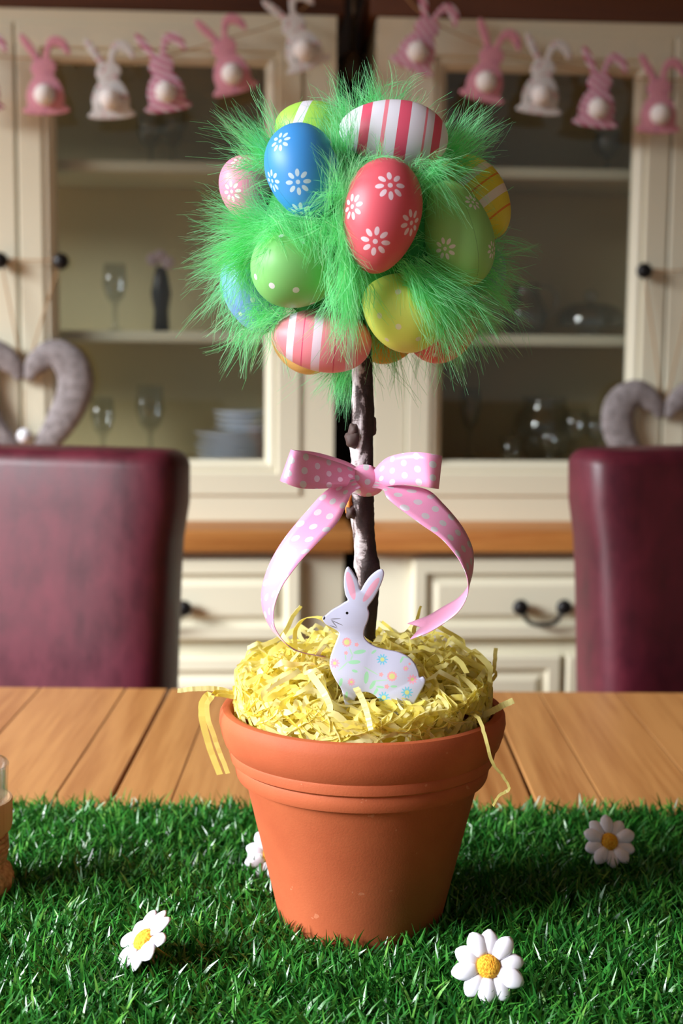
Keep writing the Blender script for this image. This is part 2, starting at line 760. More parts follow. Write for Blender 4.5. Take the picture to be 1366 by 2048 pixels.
def dresser(side, X0, X1, Xc, label, knob_l, knob_r, drawer_px, door_split):
    c = Vector(((X0 + X1) / 2, (YB + YW) / 2, 0))
    root = thing('dresser', label, 'dresser', RZ @ c, (0, 0, YAW), 'cream glazed dressers')
    B = lambda n, lo, hi, m=CREAM, p=root, bev=0.002: box(n, lo, hi, m, p, bev, 2, c)
    yb = YH + DEP_H
    # hutch carcass
    B('side_panel', (X0, YH, Z_W1 + 0.0005), (X0 + 0.02, yb, Z_TOP))
    B('side_panel', (X1 - 0.02, YH, Z_W1 + 0.0005), (X1, yb, Z_TOP))
    B('back_panel', (X0 + 0.02, yb - 0.012, Z_W1 + 0.0005), (X1 - 0.02, yb, Z_TOP), CREAM_IN)
    B('hutch_base', (X0 + 0.02, YH + 0.022, Z_W1 + 0.0005), (X1 - 0.02, yb - 0.012, Z_G0 - 0.004), CREAM_IN)
    B('ceiling_board', (X0 + 0.02, YH + 0.022, Z_TOP - 0.02), (X1 - 0.02, yb - 0.012, Z_TOP), CREAM_IN)
    for z in Z_S:
        B('shelf', (X0 + 0.02, YH + 0.03, z - 0.0085), (X1 - 0.02, yb - 0.012, z + 0.0085), CREAM)
    B('cornice', (X0 - 0.012, YH - 0.014, Z_TOP), (X1 + 0.012, yb + 0.005, Z_TOP + 0.055), OAK_DARK, bev=0.006)
    # face frame with its opening
    lw = 0.051
    x0, x1 = X0 + lw, X1 - lw
    V, F = [], []
    panel('face_frame', X0 + 0.0005, X1 - 0.0005, Z_W1 + 0.0005, Z_TOP - 0.0005, YH,
          [(0, 0.0), (0, 0.012), (lw * 0.97, 0.012), (lw, 0.009), (lw, 0.0)], CREAM, root, fill=False, off=c)
    # glazed doors
    for k, (a, b, kp) in enumerate(((x0, Xc, knob_l), (Xc, x1, knob_r))):
        a += 0.0018
        b -= 0.0018
        zt, zb = Z_D1, Z_D0
        st = 0.056
        d = panel('door', a, b, zb, zt, YH,
                  [(0, -0.006), (0, 0.014), (0.002, 0.016), (st * 0.62, 0.016), (st * 0.68, 0.011), (st * 0.78, 0.0125), (st * 0.9, 0.008), (st, 0.001), (st, -0.006)],
                  CREAM, root, fill=False, off=c)
        box('pane', (a + st - 0.003, YH - 0.001, zb + st - 0.003), (b - st + 0.003, YH + 0.002, zt - st + 0.003), PANE, d, 0, 1, c)
        if kp is not None:
            knob(d, (kp.x - c.x, YH - 0.016 - c.y, kp.z - c.z), 0.0128)
    # base unit
    e = 0.012
    bx0, bx1 = X0 - e, X1 + e
    B('worktop', (bx0 - 0.012, YB, Z_W0), (bx1 + 0.012, YB + DEP_B, Z_W1), OAK_TOP, bev=0.004)
    B('base_carcass', (bx0, YB + 0.035, 0.06), (bx1, YB + DEP_B - 0.005, Z_W0 - 0.0005), CREAM)
    B('plinth', (bx0 + 0.01, YB + 0.05, 0.0), (bx1 - 0.01, YB + DEP_B - 0.01, 0.06), CREAM)
    yf = YB + 0.035
    prof = [(0, 0.0), (0, 0.014), (0.004, 0.018), (0.020, 0.018), (0.024, 0.011), (0.030, 0.010), (0.040, 0.0165), (0.044, 0.0165)]
    z1, z0 = z_of(1117, yf), z_of(1276, yf)
    zl1 = z_of(1308, yf)
    m = (X0 + X1) / 2
    g = 0.066
    half = [(bx0 + g, m - 0.012), (m + 0.012, bx1 - g)]
    for (a, b) in half:
        dr = panel('drawer', a, b, z0, z1, yf, prof, CREAM, root, off=c)
        hx, hz = (a + b) / 2, fr(1092, 1212, yf).z * 0.5 + fr(333, 1204, yf).z * 0.5
        w = 0.0335
        for s in (-1, 1):
            knob(dr, (hx + s * w - c.x, yf - 0.0165 - c.y, hz - c.z), 0.0125, 'handle_rose')
        pts = [(hx - w * 0.93, yf - 0.03, hz - 0.004), (hx - w * 0.78, yf - 0.033, hz - 0.016), (hx - w * 0.5, yf - 0.034, hz - 0.0245), (hx, yf - 0.034, hz - 0.027),
               (hx + w * 0.5, yf - 0.034, hz - 0.0245), (hx + w * 0.78, yf - 0.033, hz - 0.016), (hx + w * 0.93, yf - 0.03, hz - 0.004)]
        pts = catmull(pts, 20)
        tube('bail_handle', [Vector(p) - c for p in pts], 0.0034, BLACK, dr, 8)
        n = 2
        for i in range(1):
            mid = a + (b - a) * door_split if side == 'right' else b - (b - a) * door_split
            for (p, q) in ((a, mid - 0.004), (mid + 0.004, b)):
                cd = panel('cupboard_door', p, q, 0.10, zl1, yf, prof, CREAM, root, off=c)
    return root, c


xl_edge = fr(670, 500, YH).x
xl_mid = fr(40, 500, YH).x
kL = fr(122, 523, YH - 0.03)
kL0 = fr(0, 521, YH - 0.03)
xr_edge = fr(749, 500, YH).x
xr_mid = fr(1330, 500, YH).x
kR = fr(1288, 542, YH - 0.03)
kR1 = Vector((2 * xr_mid - kR.x, kR.y, kR.z))
dresser('left', 2 * xl_mid - xl_edge, xl_edge, xl_mid, 'cream glazed dresser holding the stack of plates, behind the lit burgundy chair', kL0, kL, None, 0.6)
dresser('right', xr_edge, 2 * xr_mid - xr_edge, xr_mid, 'cream glazed dresser holding the glassware, behind the dark-faced burgundy chair', kR, kR1, None, 0.6)


def W(p):
    return RZ @ Vector(p)


# ladle hanging in the dark gap
lt = fr(704, -60, 2.30)
lb = fr(706, 100, 2.30)
lad = thing('ladle', 'tarnished metal ladle hanging in the dark gap between the two dressers', 'ladle', W((lb.x, 2.30, lb.z)), (0, 0, YAW))
tube('handle', [(0.002, 0, lt.z - lb.z), (0.001, 0, 0.05), (-0.001, -0.002, 0.0)], [0.0035, 0.0045, 0.005], DARKMETAL, lad, 8)
hk = lathe('bowl', [(0, -0.052), (0.012, -0.05), (0.022, -0.040), (0.026, -0.026), (0.020, -0.012), (0.010, -0.003), (0, 0.002)], DARKMETAL, lad, 24)
hk.scale = (1, 0.45, 1)
tube('hook', [(0.002, 0.0, lt.z - lb.z - 0.004), (0.002, 0.02, lt.z - lb.z + 0.006), (0.002, YW - 2.30 - 0.002, lt.z - lb.z + 0.004)], 0.0025, DARKMETAL, lad, 6)

# ------------------------------------------------------------------ things behind the dresser glass
yin = YH + 0.13
zb_ = Z_G0 - 0.004


def plate(r, h):
    return [(0, 0), (r * 0.55, 0), (r * 0.62, 0.0015), (r * 0.97, h * 0.75), (r, h * 0.95), (r * 0.98, h), (r * 0.6, 0.004), (0, 0.003)]


yp = YH + 0.08
pc = fr(478, 900, yp)
pl_big = thing('plate', 'white china dinner plate at the bottom of the stack behind the dresser glass', 'plate', W((pc.x, yp, zb_ + 0.0005)), None, 'stacked plates in the dresser')
lathe('dish', plate(0.070, 0.0080), CHINA, pl_big, 40)
z = zb_ + 0.0005
for i in range(1, 5):
    z += 0.0098
    dup(pl_big, W((pc.x + random.uniform(-.004, .004), yp, z)), None, 'white china dinner plate, %s in the stack behind the dresser glass' % ('second from the bottom', 'third from the bottom', 'fourth from the bottom', 'topmost of the wide plates')[i - 1])
z += 0.0098
pl_small = thing('side_plate', 'small white china side plate lying directly on the wide dinner plates', 'plate', W((pc.x + 0.012, yp, z)), None, 'small plates on the stack')
lathe('dish', plate(0.052, 0.0075), CHINA, pl_small, 36)
for i in range(1, 4):
    z += 0.0084
    dup(pl_small, W((pc.x + 0.012 + random.uniform(-.003, .003), yp, z)), None, 'small white china side plate, %s of the small ones on the stack' % ('second', 'third', 'topmost')[i - 1])


def goblet(name, label, px, py, ly, zbase, r, h, bowl=0.6, group=None, stem_w=0.004):
    p = fr(px, py, ly)
    t = thing(name, label, 'glass', W((p.x, ly, zbase + 0.0006)), None, group)
    hb = h * (1 - bowl)
    lathe('foot', [(0, 0), (r * 0.75, 0), (r * 0.78, 0.0015), (stem_w * 1.6, 0.005), (stem_w, 0.010), (stem_w, hb), (0, hb)], GLASS, t, 28)
    lathe('bowl', [(0, hb), (stem_w * 1.5, hb), (r * 0.7, hb + 0.18 * h * bowl), (r, hb + 0.5 * h * bowl), (r * 0.86, h), (r * 0.86 - 0.0015, h),
                   (r - 0.0018, hb + 0.5 * h * bowl), (r * 0.7 - 0.001, hb + 0.2 * h * bowl), (0, hb + 0.006)], GLASS, t, 28)
    return t


def tumbler(label, px, py, ly, zbase, r0, r1, h, group=None):
    p = fr(px, py, ly)
    t = tag(lathe('tumbler', [(0, 0), (r0, 0), (r1, h), (r1 - 0.002, h), (r0 - 0.002, 0.008), (0, 0.007)], GLASS, None, 28), label, 'glass', group)
    t.location = W((p.x, ly, zbase + 0.0006))
    return t


zs0, zs1 = Z_S[0] + 0.0085, Z_S[1] + 0.0085
goblet('wine_glass', 'wine glass on the dresser shelf below the bunting, left of the blue egg', 300, 270, yin, zs0, 0.022, 0.085)
goblet('wine_glass', 'taller wine glass on the top dresser shelf below the white bunting rabbit', 345, 270, yin + 0.03, zs0, 0.024, 0.11)
# flower ornament
fo = fr(322, 560, yin)
orn = thing('flower_ornament', 'small dark vase of pinkish white flowers behind the left dresser glass', 'ornament', W((fo.x, yin, zs1 + 0.0006)))
hz = fr(322, 525, yin).z - zs1
lathe('vase', [(0, 0), (0.014, 0), (0.012, hz * 0.3), (0.017, hz * 0.55), (0.012, hz * 0.8), (0.008, hz * 0.93), (0, hz * 0.93)], Mat('dark_glaze', srgb(70, 70, 72), 0.3).m, orn, 24)
FLW = Mat('pink_white_blossom', srgb(216, 200, 214), 0.8).m
for dx, dz in ((-0.012, 0.004), (0.012, -0.001), (0.0, 0.009)):
    V, F = [], []
    for k in range(6):
        a = k * PI / 3
        v, f = sphere_data((dx + 0.006 * math.cos(a), -0.004, hz + dz + 0.006 * math.sin(a)), 0.0055, 8, 6)
        F += [tuple(i + len(V) for i in q) for q in f]
        V += v
    v, f = sphere_data((dx, -0.008, hz + dz), 0.004, 8, 6)
    F += [tuple(i + len(V) for i in q) for q in f]
    V += v
    mesh('blossom', V, F, FLW, orn)['kind'] = 'stuff'
for i, (px, r, h, lab) in enumerate(((205, 0.02, 0.10, 'tall thin glass at the hinge end of the bottom dresser shelf, above the burgundy chair'),
                                     (300, 0.024, 0.12, 'tall stemmed glass on the bottom dresser shelf, between thin glass and plates'))):
    goblet('champagne_glass', lab, px, 800, yin, zb_, r, h, 0.65)
goblet('champagne_glass', 'tall glass on the middle dresser shelf, left of the flower ornament', 230, 600, yin, zs1, 0.02, 0.11, 0.6)

# right dresser: lidded cake stand, jug, bowls and glasses
cp = fr(1180, 650, yin)
ck = thing('cake_stand', 'clear glass cake dome with round knob on the middle shelf, right dresser', 'cake stand', W((cp.x, yin, zs1 + 0.0006)))
lathe('stand', [(0, 0), (0.03, 0), (0.02, 0.006), (0.014, 0.012), (0.058, 0.016), (0.06, 0.019), (0, 0.019)], GLASS, ck, 36)
lathe('dome', [(0.055, 0.0195), (0.056, 0.034), (0.048, 0.046), (0.03, 0.053), (0.010, 0.056), (0, 0.056), (0, 0.0535), (0.03, 0.0505), (0.046, 0.044), (0.0535, 0.034), (0.053, 0.0195)], GLASS, ck, 36)
sphere('knob', (0, 0, 0.0665), 0.011, GLASS, ck)
p = fr(1050, 640, yin)
jg = thing('glass_jug', 'round clear glass jug beside the cake dome, behind the feather tips', 'jug', W((p.x, yin, zs1 + 0.0006)))
lathe('body', [(0, 0), (0.024, 0), (0.036, 0.02), (0.038, 0.04), (0.026, 0.062), (0.020, 0.074), (0.024, 0.086), (0.022, 0.086), (0.018, 0.074), (0.024, 0.062), (0.036, 0.04), (0.034, 0.02), (0.022, 0.003), (0, 0.003)], GLASS, jg, 32)
tube('handle', catmull([(0.022, 0, 0.08), (0.046, 0, 0.076), (0.052, 0, 0.05), (0.036, 0, 0.03)], 14), 0.003, GLASS, jg, 8)
p = fr(1092, 880, yin)
bw = tag(lathe('fish_bowl', [(0, 0), (0.03, 0), (0.046, 0.018), (0.053, 0.045), (0.048, 0.075), (0.034, 0.096), (0.038, 0.104), (0.036, 0.104), (0.032, 0.095), (0.046, 0.075), (0.051, 0.045), (0.044, 0.019), (0.029, 0.003), (0, 0.003)], GLASS, None, 40),
         'large round clear glass bowl on the bottom shelf of the right dresser', 'bowl')
bw.location = W((p.x, yin + 0.02, zb_ + 0.0006))
tumbler('small clear tumbler at the foot of the round glass bowl, nearest the ribbon bow', 1022, 900, yin - 0.075, zb_, 0.013, 0.019, 0.042)
goblet('wine_glass', 'wine glass just right of the large round glass bowl', 1150, 880, yin - 0.05, zb_, 0.022, 0.085)
goblet('wine_glass', 'wine glass farthest right on the bottom shelf, above the dark chair back', 1192, 880, yin - 0.02, zb_, 0.021, 0.075)
goblet('wine_glass', 'short wine glass in front of the large round glass bowl', 1100, 880, yin - 0.09, zb_, 0.018, 0.055)
goblet('champagne_glass', 'tall dim glass on the bottom shelf at the left end of the right dresser', 940, 850, yin, zb_, 0.018, 0.12, 0.6)
goblet('wine_glass', 'dim wine glass on the top shelf of the right dresser, under the striped bunting rabbit', 1215, 300, yin, zs0, 0.024, 0.075)

# ------------------------------------------------------------------ hearts on strings
def heart(px, ptop, half_w, knobs, label, bead):
    ly = YH - 0.034
    o = fr(px, ptop, ly)
    t = thing('hanging_heart', label, 'heart', W((o.x, ly, o.z)), (0, 0, YAW), 'driftwood hearts on the dresser knobs')
    s = half_w * ly / FPX
    pts = [(0.06, -0.06), (0.16, 0.16), (0.44, 0.34), (0.72, 0.18), (0.78, -0.18), (0.60, -0.62), (0.34, -1.0), (0.04, -1.36)]
    rad = [0.06, 0.17, 0.24, 0.29, 0.29, 0.26, 0.2, 0.1]
    P = catmull(pts, 30)
    R = np.interp(np.linspace(0, 1, 30), np.linspace(0, 1, len(rad)), rad)
    for sg in (1, -1):
        q = [Vector((sg * a[0] * s, 0, a[1] * s)) for a in P]
        tube('half', q, [r * s * 0.95 for r in R], DRIFT, t, 12, flat=0.42, up=(0, 1, 0))
    kz = []
    for k in knobs:
        kz.append(Vector((k.x - o.x, k.y + 0.004 - ly, k.z - o.z + 0.004)))
    for k in kz:
        tube('string', catmull([(0, 0.003, -0.004), (k.x * 0.5, -0.002 + k.y * 0.5, k.z * 0.5), (k.x, k.y, k.z)], 10), 0.0012, TWINE, t, 6)
    a, b = kz
    tube('string', catmull([a, ((a.x + b.x) / 2, a.y, a.z - 0.003), b], 10), 0.0012, TWINE, t, 6)
    if bead:
        sphere('pearl_bead', (0, -0.002, -0.92 * s), 0.012, PEARL, t)
        tube('bead_string', [(0, 0, -0.02), (0, -0.002, -0.85 * s)], 0.0008, TWINE, t, 6)
    return t


heart(48, 752, 128, (kL0, kL), 'grey driftwood heart with a pearl bead, hanging above the lit burgundy chair', True)
heart(1328, 828, 122, (kR, kR1), 'grey driftwood heart without a bead, hanging above the dark-faced burgundy chair', False)

# ------------------------------------------------------------------ rabbit bunting
BUN = [(-.27, 0.02), (-.12, .0), (.12, .0), (.27, .02), (.31, .06), (.24, .12), (.245, .25), (.19, .40), (.13, .48), (.165, .56), (.15, .64), (.09, .695),
       (.10, .77), (.15, .84), (.25, .80), (.33, .72), (.36, .77), (.31, .90), (.19, .96), (.08, .92), (.03, .80), (.0, .70),
       (-.05, .72), (-.11, .84), (-.20, .96), (-.27, 1.0), (-.28, .93), (-.21, .80), (-.125, .68), (-.16, .60), (-.165, .53), (-.13, .475), (-.19, .39), (-.245, .25), (-.24, .12), (-.31, .06)]
BUNP = catmull([(a * 0.96, b, 0) for a, b in BUN], 110, True)
yb2 = YH - 0.055
bunnies = [(-40, 140, 0, FAB_STRIPE, 'striped pink rabbit mostly past the edge of the picture, end of the bunting'),
           (88, 148, 3, FAB_PINK, 'plain pink bunting rabbit over the cream door edge, beside the white one'),
           (218, 157, 4, FAB_WHITE, 'white floral bunting rabbit hanging upright over the dark cabinet glass, left dresser'),
           (325, 143, 9, FAB_STRIPE, 'pink striped bunting rabbit between a white and a plain pink one, left dresser'),
           (452, 108, 16, FAB_PINK, 'plain pink bunting rabbit tilted over the glass just above the egg tree'),
           (592, 62, 22, FAB_WHITE, 'white floral bunting rabbit steeply tilted beside the dark gap'),
           (850, 66, -22, FAB_STRIPE, 'pink striped bunting rabbit steeply tilted beside the dark gap'),
           (980, 124, -13, FAB_PINK, 'plain pink bunting rabbit tilted over the glass, right of the egg tree'),
           (1085, 150, -5, FAB_WHITE, 'white floral bunting rabbit upright over the dark glass of the right dresser'),
           (1198, 176, -5, FAB_STRIPE, 'pink striped bunting rabbit beside the glass edge of the right dresser'),
           (1318, 188, 0, FAB_PINK, 'plain pink bunting rabbit at the far right end of the bunting')]
first = {}
bh = 152 * yb2 / FPX
necks = []
for px, py, ang, mt, lab in bunnies:
    ctr = fr(px, py, yb2)
    root = thing('bunting_rabbit', lab, 'bunting', W((ctr.x, yb2, ctr.z)), (0, math.radians(-ang), YAW), 'fabric rabbits on the bunting')
    if mt.name not in first:
        b = plate_outline('body', [(p[0] * bh, (p[1] - 0.5) * bh) for p in BUNP], 0.005, 0.0010, mt, root)
        V, F = sphere_data((0, -0.010, -0.27 * bh), 0.0155, 16, 10)
        V = [(v[0], v[1], v[2]) for v in V]
        tl = mesh('tail', V, F, POMPOM, root)
        first[mt.name] = (b, tl)
    else:
        for s_ in first[mt.name]:
            c_ = s_.copy()
            COL.objects.link(c_)
            c_.parent = root
    a = math.radians(ang)
    nx, nz = 0.0, 0.185 * bh
    necks.append((ctr.x - nz * math.sin(a), yb2 + 0.0045, ctr.z + nz * math.cos(a)))
L_ = necks[:6] + [tuple(fr(660, -40, yb2 + 0.0045))]
R_ = [tuple(fr(790, -30, yb2 + 0.0045))] + necks[6:] + [tuple(fr(1440, 160, yb2 + 0.0045))]
for pts, lab in ((L_, 'thin jute bunting string along the left dresser top'), (R_, 'thin jute bunting string along the right dresser top')):
    P = catmull(pts, 80)
    o = tube('bunting_string', [W(p) for p in P], 0.0011, TWINE, None, 6)
    tag(o, lab, 'string')

# ------------------------------------------------------------------ chairs
def chair(x0, x1, yf, ztop, label, flare=0.014, rot=0.0):
    cx = (x0 + x1) / 2
    hw = (x1 - x0) / 2
    t = thing('dining_chair', label, 'chair', (cx, yf, 0), (0, 0, rot), 'burgundy leather dining chairs')
    n = 40
    V, F = [], []
    zb = 0.40
    levels = []
    H = ztop - zb
    rtop = 0.016
    for s in np.linspace(0, 1, 16):
        levels.append((zb + (H - rtop) * s, 0.0))
    for a in np.linspace(0.15, PI / 2, 6):
        levels.append((ztop - rtop + rtop * math.sin(a), rtop * (1 - math.cos(a))))
    for z, ins in levels:
        s = (z - zb) / H
        w = hw - flare * (1 - s) * 1.0 + 0.006 * math.exp(-((s - 0.93) / 0.06) ** 2) - ins
        th = 0.044 - ins + 0.004 * math.sin(PI * s)
        yc = 0.043 + 0.05 * (s - 0.6) ** 2 + 0.02 * s
        for k in range(n):
            a = 2 * PI * k / n
            ca, sa = math.cos(a), math.sin(a)
            e = 0.22
            V.append((w * math.copysign(abs(ca) ** e, ca), yc + th * math.copysign(abs(sa) ** 0.55, sa), z))
    for i in range(len(levels) - 1):
        for k in range(n):
            k2 = (k + 1) % n
            F.append((i * n + k, i * n + k2, (i + 1) * n + k2, (i + 1) * n + k))
    F.append(tuple(reversed(range(n))))
    F.append(tuple(range((len(levels) - 1) * n, len(levels) * n)))
    mesh('backrest', V, F, LEATHER, t)
    box('seat', (-hw + 0.015, -0.40, 0.40), (hw - 0.015, 0.0, 0.485), LEATHER, t, 0.02, 4)
    for sx in (-1, 1):
        for yy in (-0.37, 0.02):
            box('leg', (sx * (hw - 0.04) - 0.02, yy, 0.0), (sx * (hw - 0.04) + 0.02, yy + 0.04, 0.40), OAK_DARK, t, 0.003)
    return t


YC = 1.33
lx1 = at(372, 960, YC + 0.03).x
rx0 = at(1143, 940, YC + 0.03).x
zc = at(200, 893, YC + 0.06).z
cxl = lx1 - 0.225 * math.cos(math.radians(14)) - 0.080 * math.sin(math.radians(14))
chair(cxl - 0.225, cxl + 0.225, YC, zc, 'burgundy leather dining chair with the lit mottled face, under the pearl heart', rot=math.radians(-14))
th_ = math.radians(24)
rx0 = at(1154, 940, 1.365).x
cxr = rx0 + 0.225 * math.cos(th_) + 0.080 * math.sin(th_)
chair(cxr - 0.225, cxr + 0.225, YC + 0.06, at(1260, 893, YC + 0.08).z, 'burgundy leather dining chair with a dark face and bright shiny edge', rot=th_)

# ------------------------------------------------------------------ table of oak staves
TY0, TY1 = 0.12, 1.216
tab = thing('dining_table', 'oak dining table of long planks under the grass runner', 'table', (0, (TY0 + TY1) / 2, 0))
toff = Vector((0, (TY0 + TY1) / 2, 0))
xs_c = [-.157, -.115, -.047, .028, .086, .135]
xs_l = [-.157, -.197, -.275, -.34, -.41, -.49, -.56, -.64, -.72, -.80, -.88, -.96, -1.04, -1.12, -1.20]
xs_r = [.135, .183, .255, .32, .40, .47, .55, .62, .70, .78, .86, .94, 1.02, 1.10, 1.20]


def planks(xs):
    xs = sorted(xs)
    for i, (a, b) in enumerate(zip(xs[:-1], xs[1:])):
        ga = 0.0012 if i == 0 else 0.00012
        gb = 0.0012 if i == len(xs) - 2 else 0.00012
        box('plank', (a + ga, TY0, T - 0.026), (b - gb, TY1, T), OAK, tab, 0.0007 if 0 < i < len(xs) - 2 else 0.0011, 1, toff)


planks(xs_c)
planks(xs_l)
planks(xs_r)
box('apron', (-1.12, TY1 - 0.075, T - 0.125), (1.12, TY1 - 0.05, T - 0.0265), OAK_TOP, tab, 0.002, 2, toff)
box('apron', (-1.12, TY0 + 0.05, T - 0.125), (1.12, TY0 + 0.075, T - 0.0265), OAK_TOP, tab, 0.002, 2, toff)
for x in (-1.16, 1.085):
    for y in (TY0 + 0.04, TY1 - 0.12):
        box('leg', (x, y, 0), (x + 0.075, y + 0.075, T - 0.0265), OAK_TOP, tab, 0.004, 2, toff)

# ------------------------------------------------------------------ grass runner
PY = 0.693                                    # depth of the tree
PX = at(720, 1860, PY).x
RB = 0.862
RF = 0.50
run = thing('grass_runner', 'artificial grass runner laid across the oak table under the pot', 'runner', (0, (RB + RF) / 2, T))
box('backing', (-0.46, RF, T + 0.0002), (0.46, RB, T + 0.004), BACKING, run, 0.0, 1, Vector((0, (RB + RF) / 2, T)))


def ribbons_mesh(name, C, Wd, S, tone, mat, parent=None, off=None):
    """C: (n,m,3) centre lines, Wd: (n,m) half widths, S: (n,m,3) side vectors, tone: (n,) kept in the uv"""
    n, m, _ = C.shape
    Lp = C - S * Wd[..., None]
    Rp = C + S * Wd[..., None]
    V = np.empty((n, m, 2, 3))
    V[:, :, 0] = Lp
    V[:, :, 1] = Rp
    if off is not None:
        V -= np.array(off)
    base = (np.arange(n) * m * 2)[:, None]
    j = np.arange(m - 1)[None, :] * 2
    a = base + j
    q = np.stack([a, a + 1, a + 3, a + 2], -1).reshape(-1, 4)
    me = bpy.data.meshes.new(name)
    V = V.reshape(-1, 3).astype(np.float32)
    me.vertices.add(len(V))
    me.vertices.foreach_set('co', V.ravel())
    me.loops.add(q.size)
    me.loops.foreach_set('vertex_index', q.ravel().astype(np.int32))
    me.polygons.add(len(q))
    me.polygons.foreach_set('loop_start', np.arange(0, q.size, 4, dtype=np.int32))
    me.polygons.foreach_set('loop_total', np.full(len(q), 4, dtype=np.int32))
    me.update(calc_edges=True)
    me.validate()
    lay = me.uv_layers.new(name='UVMap')
    u = np.repeat(tone, m * 2)
    vv = np.tile(np.repeat(np.linspace(0, 1, m), 2), n)
    uv = np.stack([u, vv], -1).astype(np.float32)
    lay.data.foreach_set('uv', uv[q.ravel()].ravel())
    me.polygons.foreach_set('use_smooth', [True] * len(q))
    me.materials.append(mat)
    return new_obj(name, me, parent)


def unit(v):
    return v / (np.linalg.norm(v, axis=-1, keepdims=True) + 1e-12)


N = 66000
gx = rng.uniform(-0.40, 0.40, N)
gy = rng.uniform(RF + 0.02, RB, N)
keep = (np.hypot(gx - PX, gy - PY) > 0.044)
gx, gy = gx[keep], gy[keep]
N = len(gx)
phi = rng.uniform(0, 2 * PI, N)
lean = np.clip(rng.normal(1.0, 0.36, N), 0.1, 1.5)
Lg = rng.uniform(0.010, 0.020, N)
tt = np.linspace(0, 1, 4)[None, :]
# pile bends more towards the tip
th = lean[:, None] * (0.45 + 0.75 * tt)
ds = Lg[:, None] / 3
hx = np.concatenate([np.zeros((N, 1)), np.cumsum(np.sin(th[:, :-1]) * ds, 1)], 1)
hz_ = np.concatenate([np.zeros((N, 1)), np.cumsum(np.cos(th[:, :-1]) * ds, 1)], 1)
cw = np.cos(phi)[:, None]
sw = np.sin(phi)[:, None]
C = np.stack([gx[:, None] + hx * cw, gy[:, None] + hx * sw, T + 0.004 + hz_ * 0.92], -1)
# keep blades out of the pot
d = C[:, :, :2] - np.array([PX, PY])
dist = np.hypot(d[..., 0], d[..., 1])
lim = 0.0435 + (C[:, :, 2] - T) * 0.17
push = np.where(dist < lim, lim / np.maximum(dist, 1e-6), 1.0)
C[:, :, 0] = PX + d[..., 0] * push
C[:, :, 1] = PY + d[..., 1] * push
tw = rng.normal(0, 0.9, N)
sx = -np.sin(phi + tw)
sy = np.cos(phi + tw)
S = np.stack([sx, sy, rng.normal(0, 0.25, N)], -1)
S = unit(S)[:, None, :].repeat(4, 1)
Wd = rng.uniform(0.00050, 0.00105, N)[:, None] * np.array([1.0, 1.0, 0.8, 0.12])[None, :]
gb = ribbons_mesh('grass_blades', C, Wd, S, np.clip(rng.normal(0.45, 0.25, N), 0, 1), GRASS, run, (0, (RB + RF) / 2, T))
gb['kind'] = 'stuff'

# ------------------------------------------------------------------ pot
ZP = T + 0.0045
zr = at(722, 1409, PY).z                     # rim height
ph = zr - ZP
pot = thing('terracotta_pot', 'terracotta flower pot full of yellow shredded paper, standing on the grass', 'pot', (PX, PY, ZP))
k_ = 0.0750
prof = [(0, 0.0), (0.041, 0.0), (0.0425, 0.0012), (0.0612, ph - 0.0385), (0.0618, ph - 0.0375),
        (0.0655, ph - 0.0365), (0.0662, ph - 0.0350), (0.0672, ph - 0.0295), (0.0668, ph - 0.0285), (0.0690, ph - 0.0270), (0.0700, ph - 0.0225), (0.0697, ph - 0.0215),
        (0.0722, ph - 0.0180), (0.0738, ph - 0.0130), (k_, ph - 0.0070), (k_ - 0.0004, ph - 0.0030), (0.0733, ph - 0.0006), (0.0715, ph), (0.0695, ph - 0.0005), (0.0682, ph - 0.0025),
        (0.0672, ph - 0.012), (0.0635, ph - 0.036), (0.058, ph - 0.045), (0.040, 0.008), (0, 0.008)]
lathe('clay_body', prof, TERRA, pot, 96, auto=35)

# ------------------------------------------------------------------ shredded paper
mound_top = 0.024


def dome(r):
    r = np.asarray(r)
    return ph - 0.006 + mound_top * np.clip(1 - (r / 0.070) ** 4.0, 0, 1)


nest = thing('paper_nest', 'mound of shredded yellow paper filling the terracotta pot', 'shredded paper', (PX, PY, ZP))
lathe('paper_bed', [(0.064, ph - 0.016)] + [(r, float(dome(r + 0.010)) - 0.009) for r in (0.056, 0.050, 0.040, 0.03, 0.015)] + [(0, float(dome(0)) - 0.009)], Mat('paper_bed', srgb(236, 214, 100), 0.9).m, nest, 48)


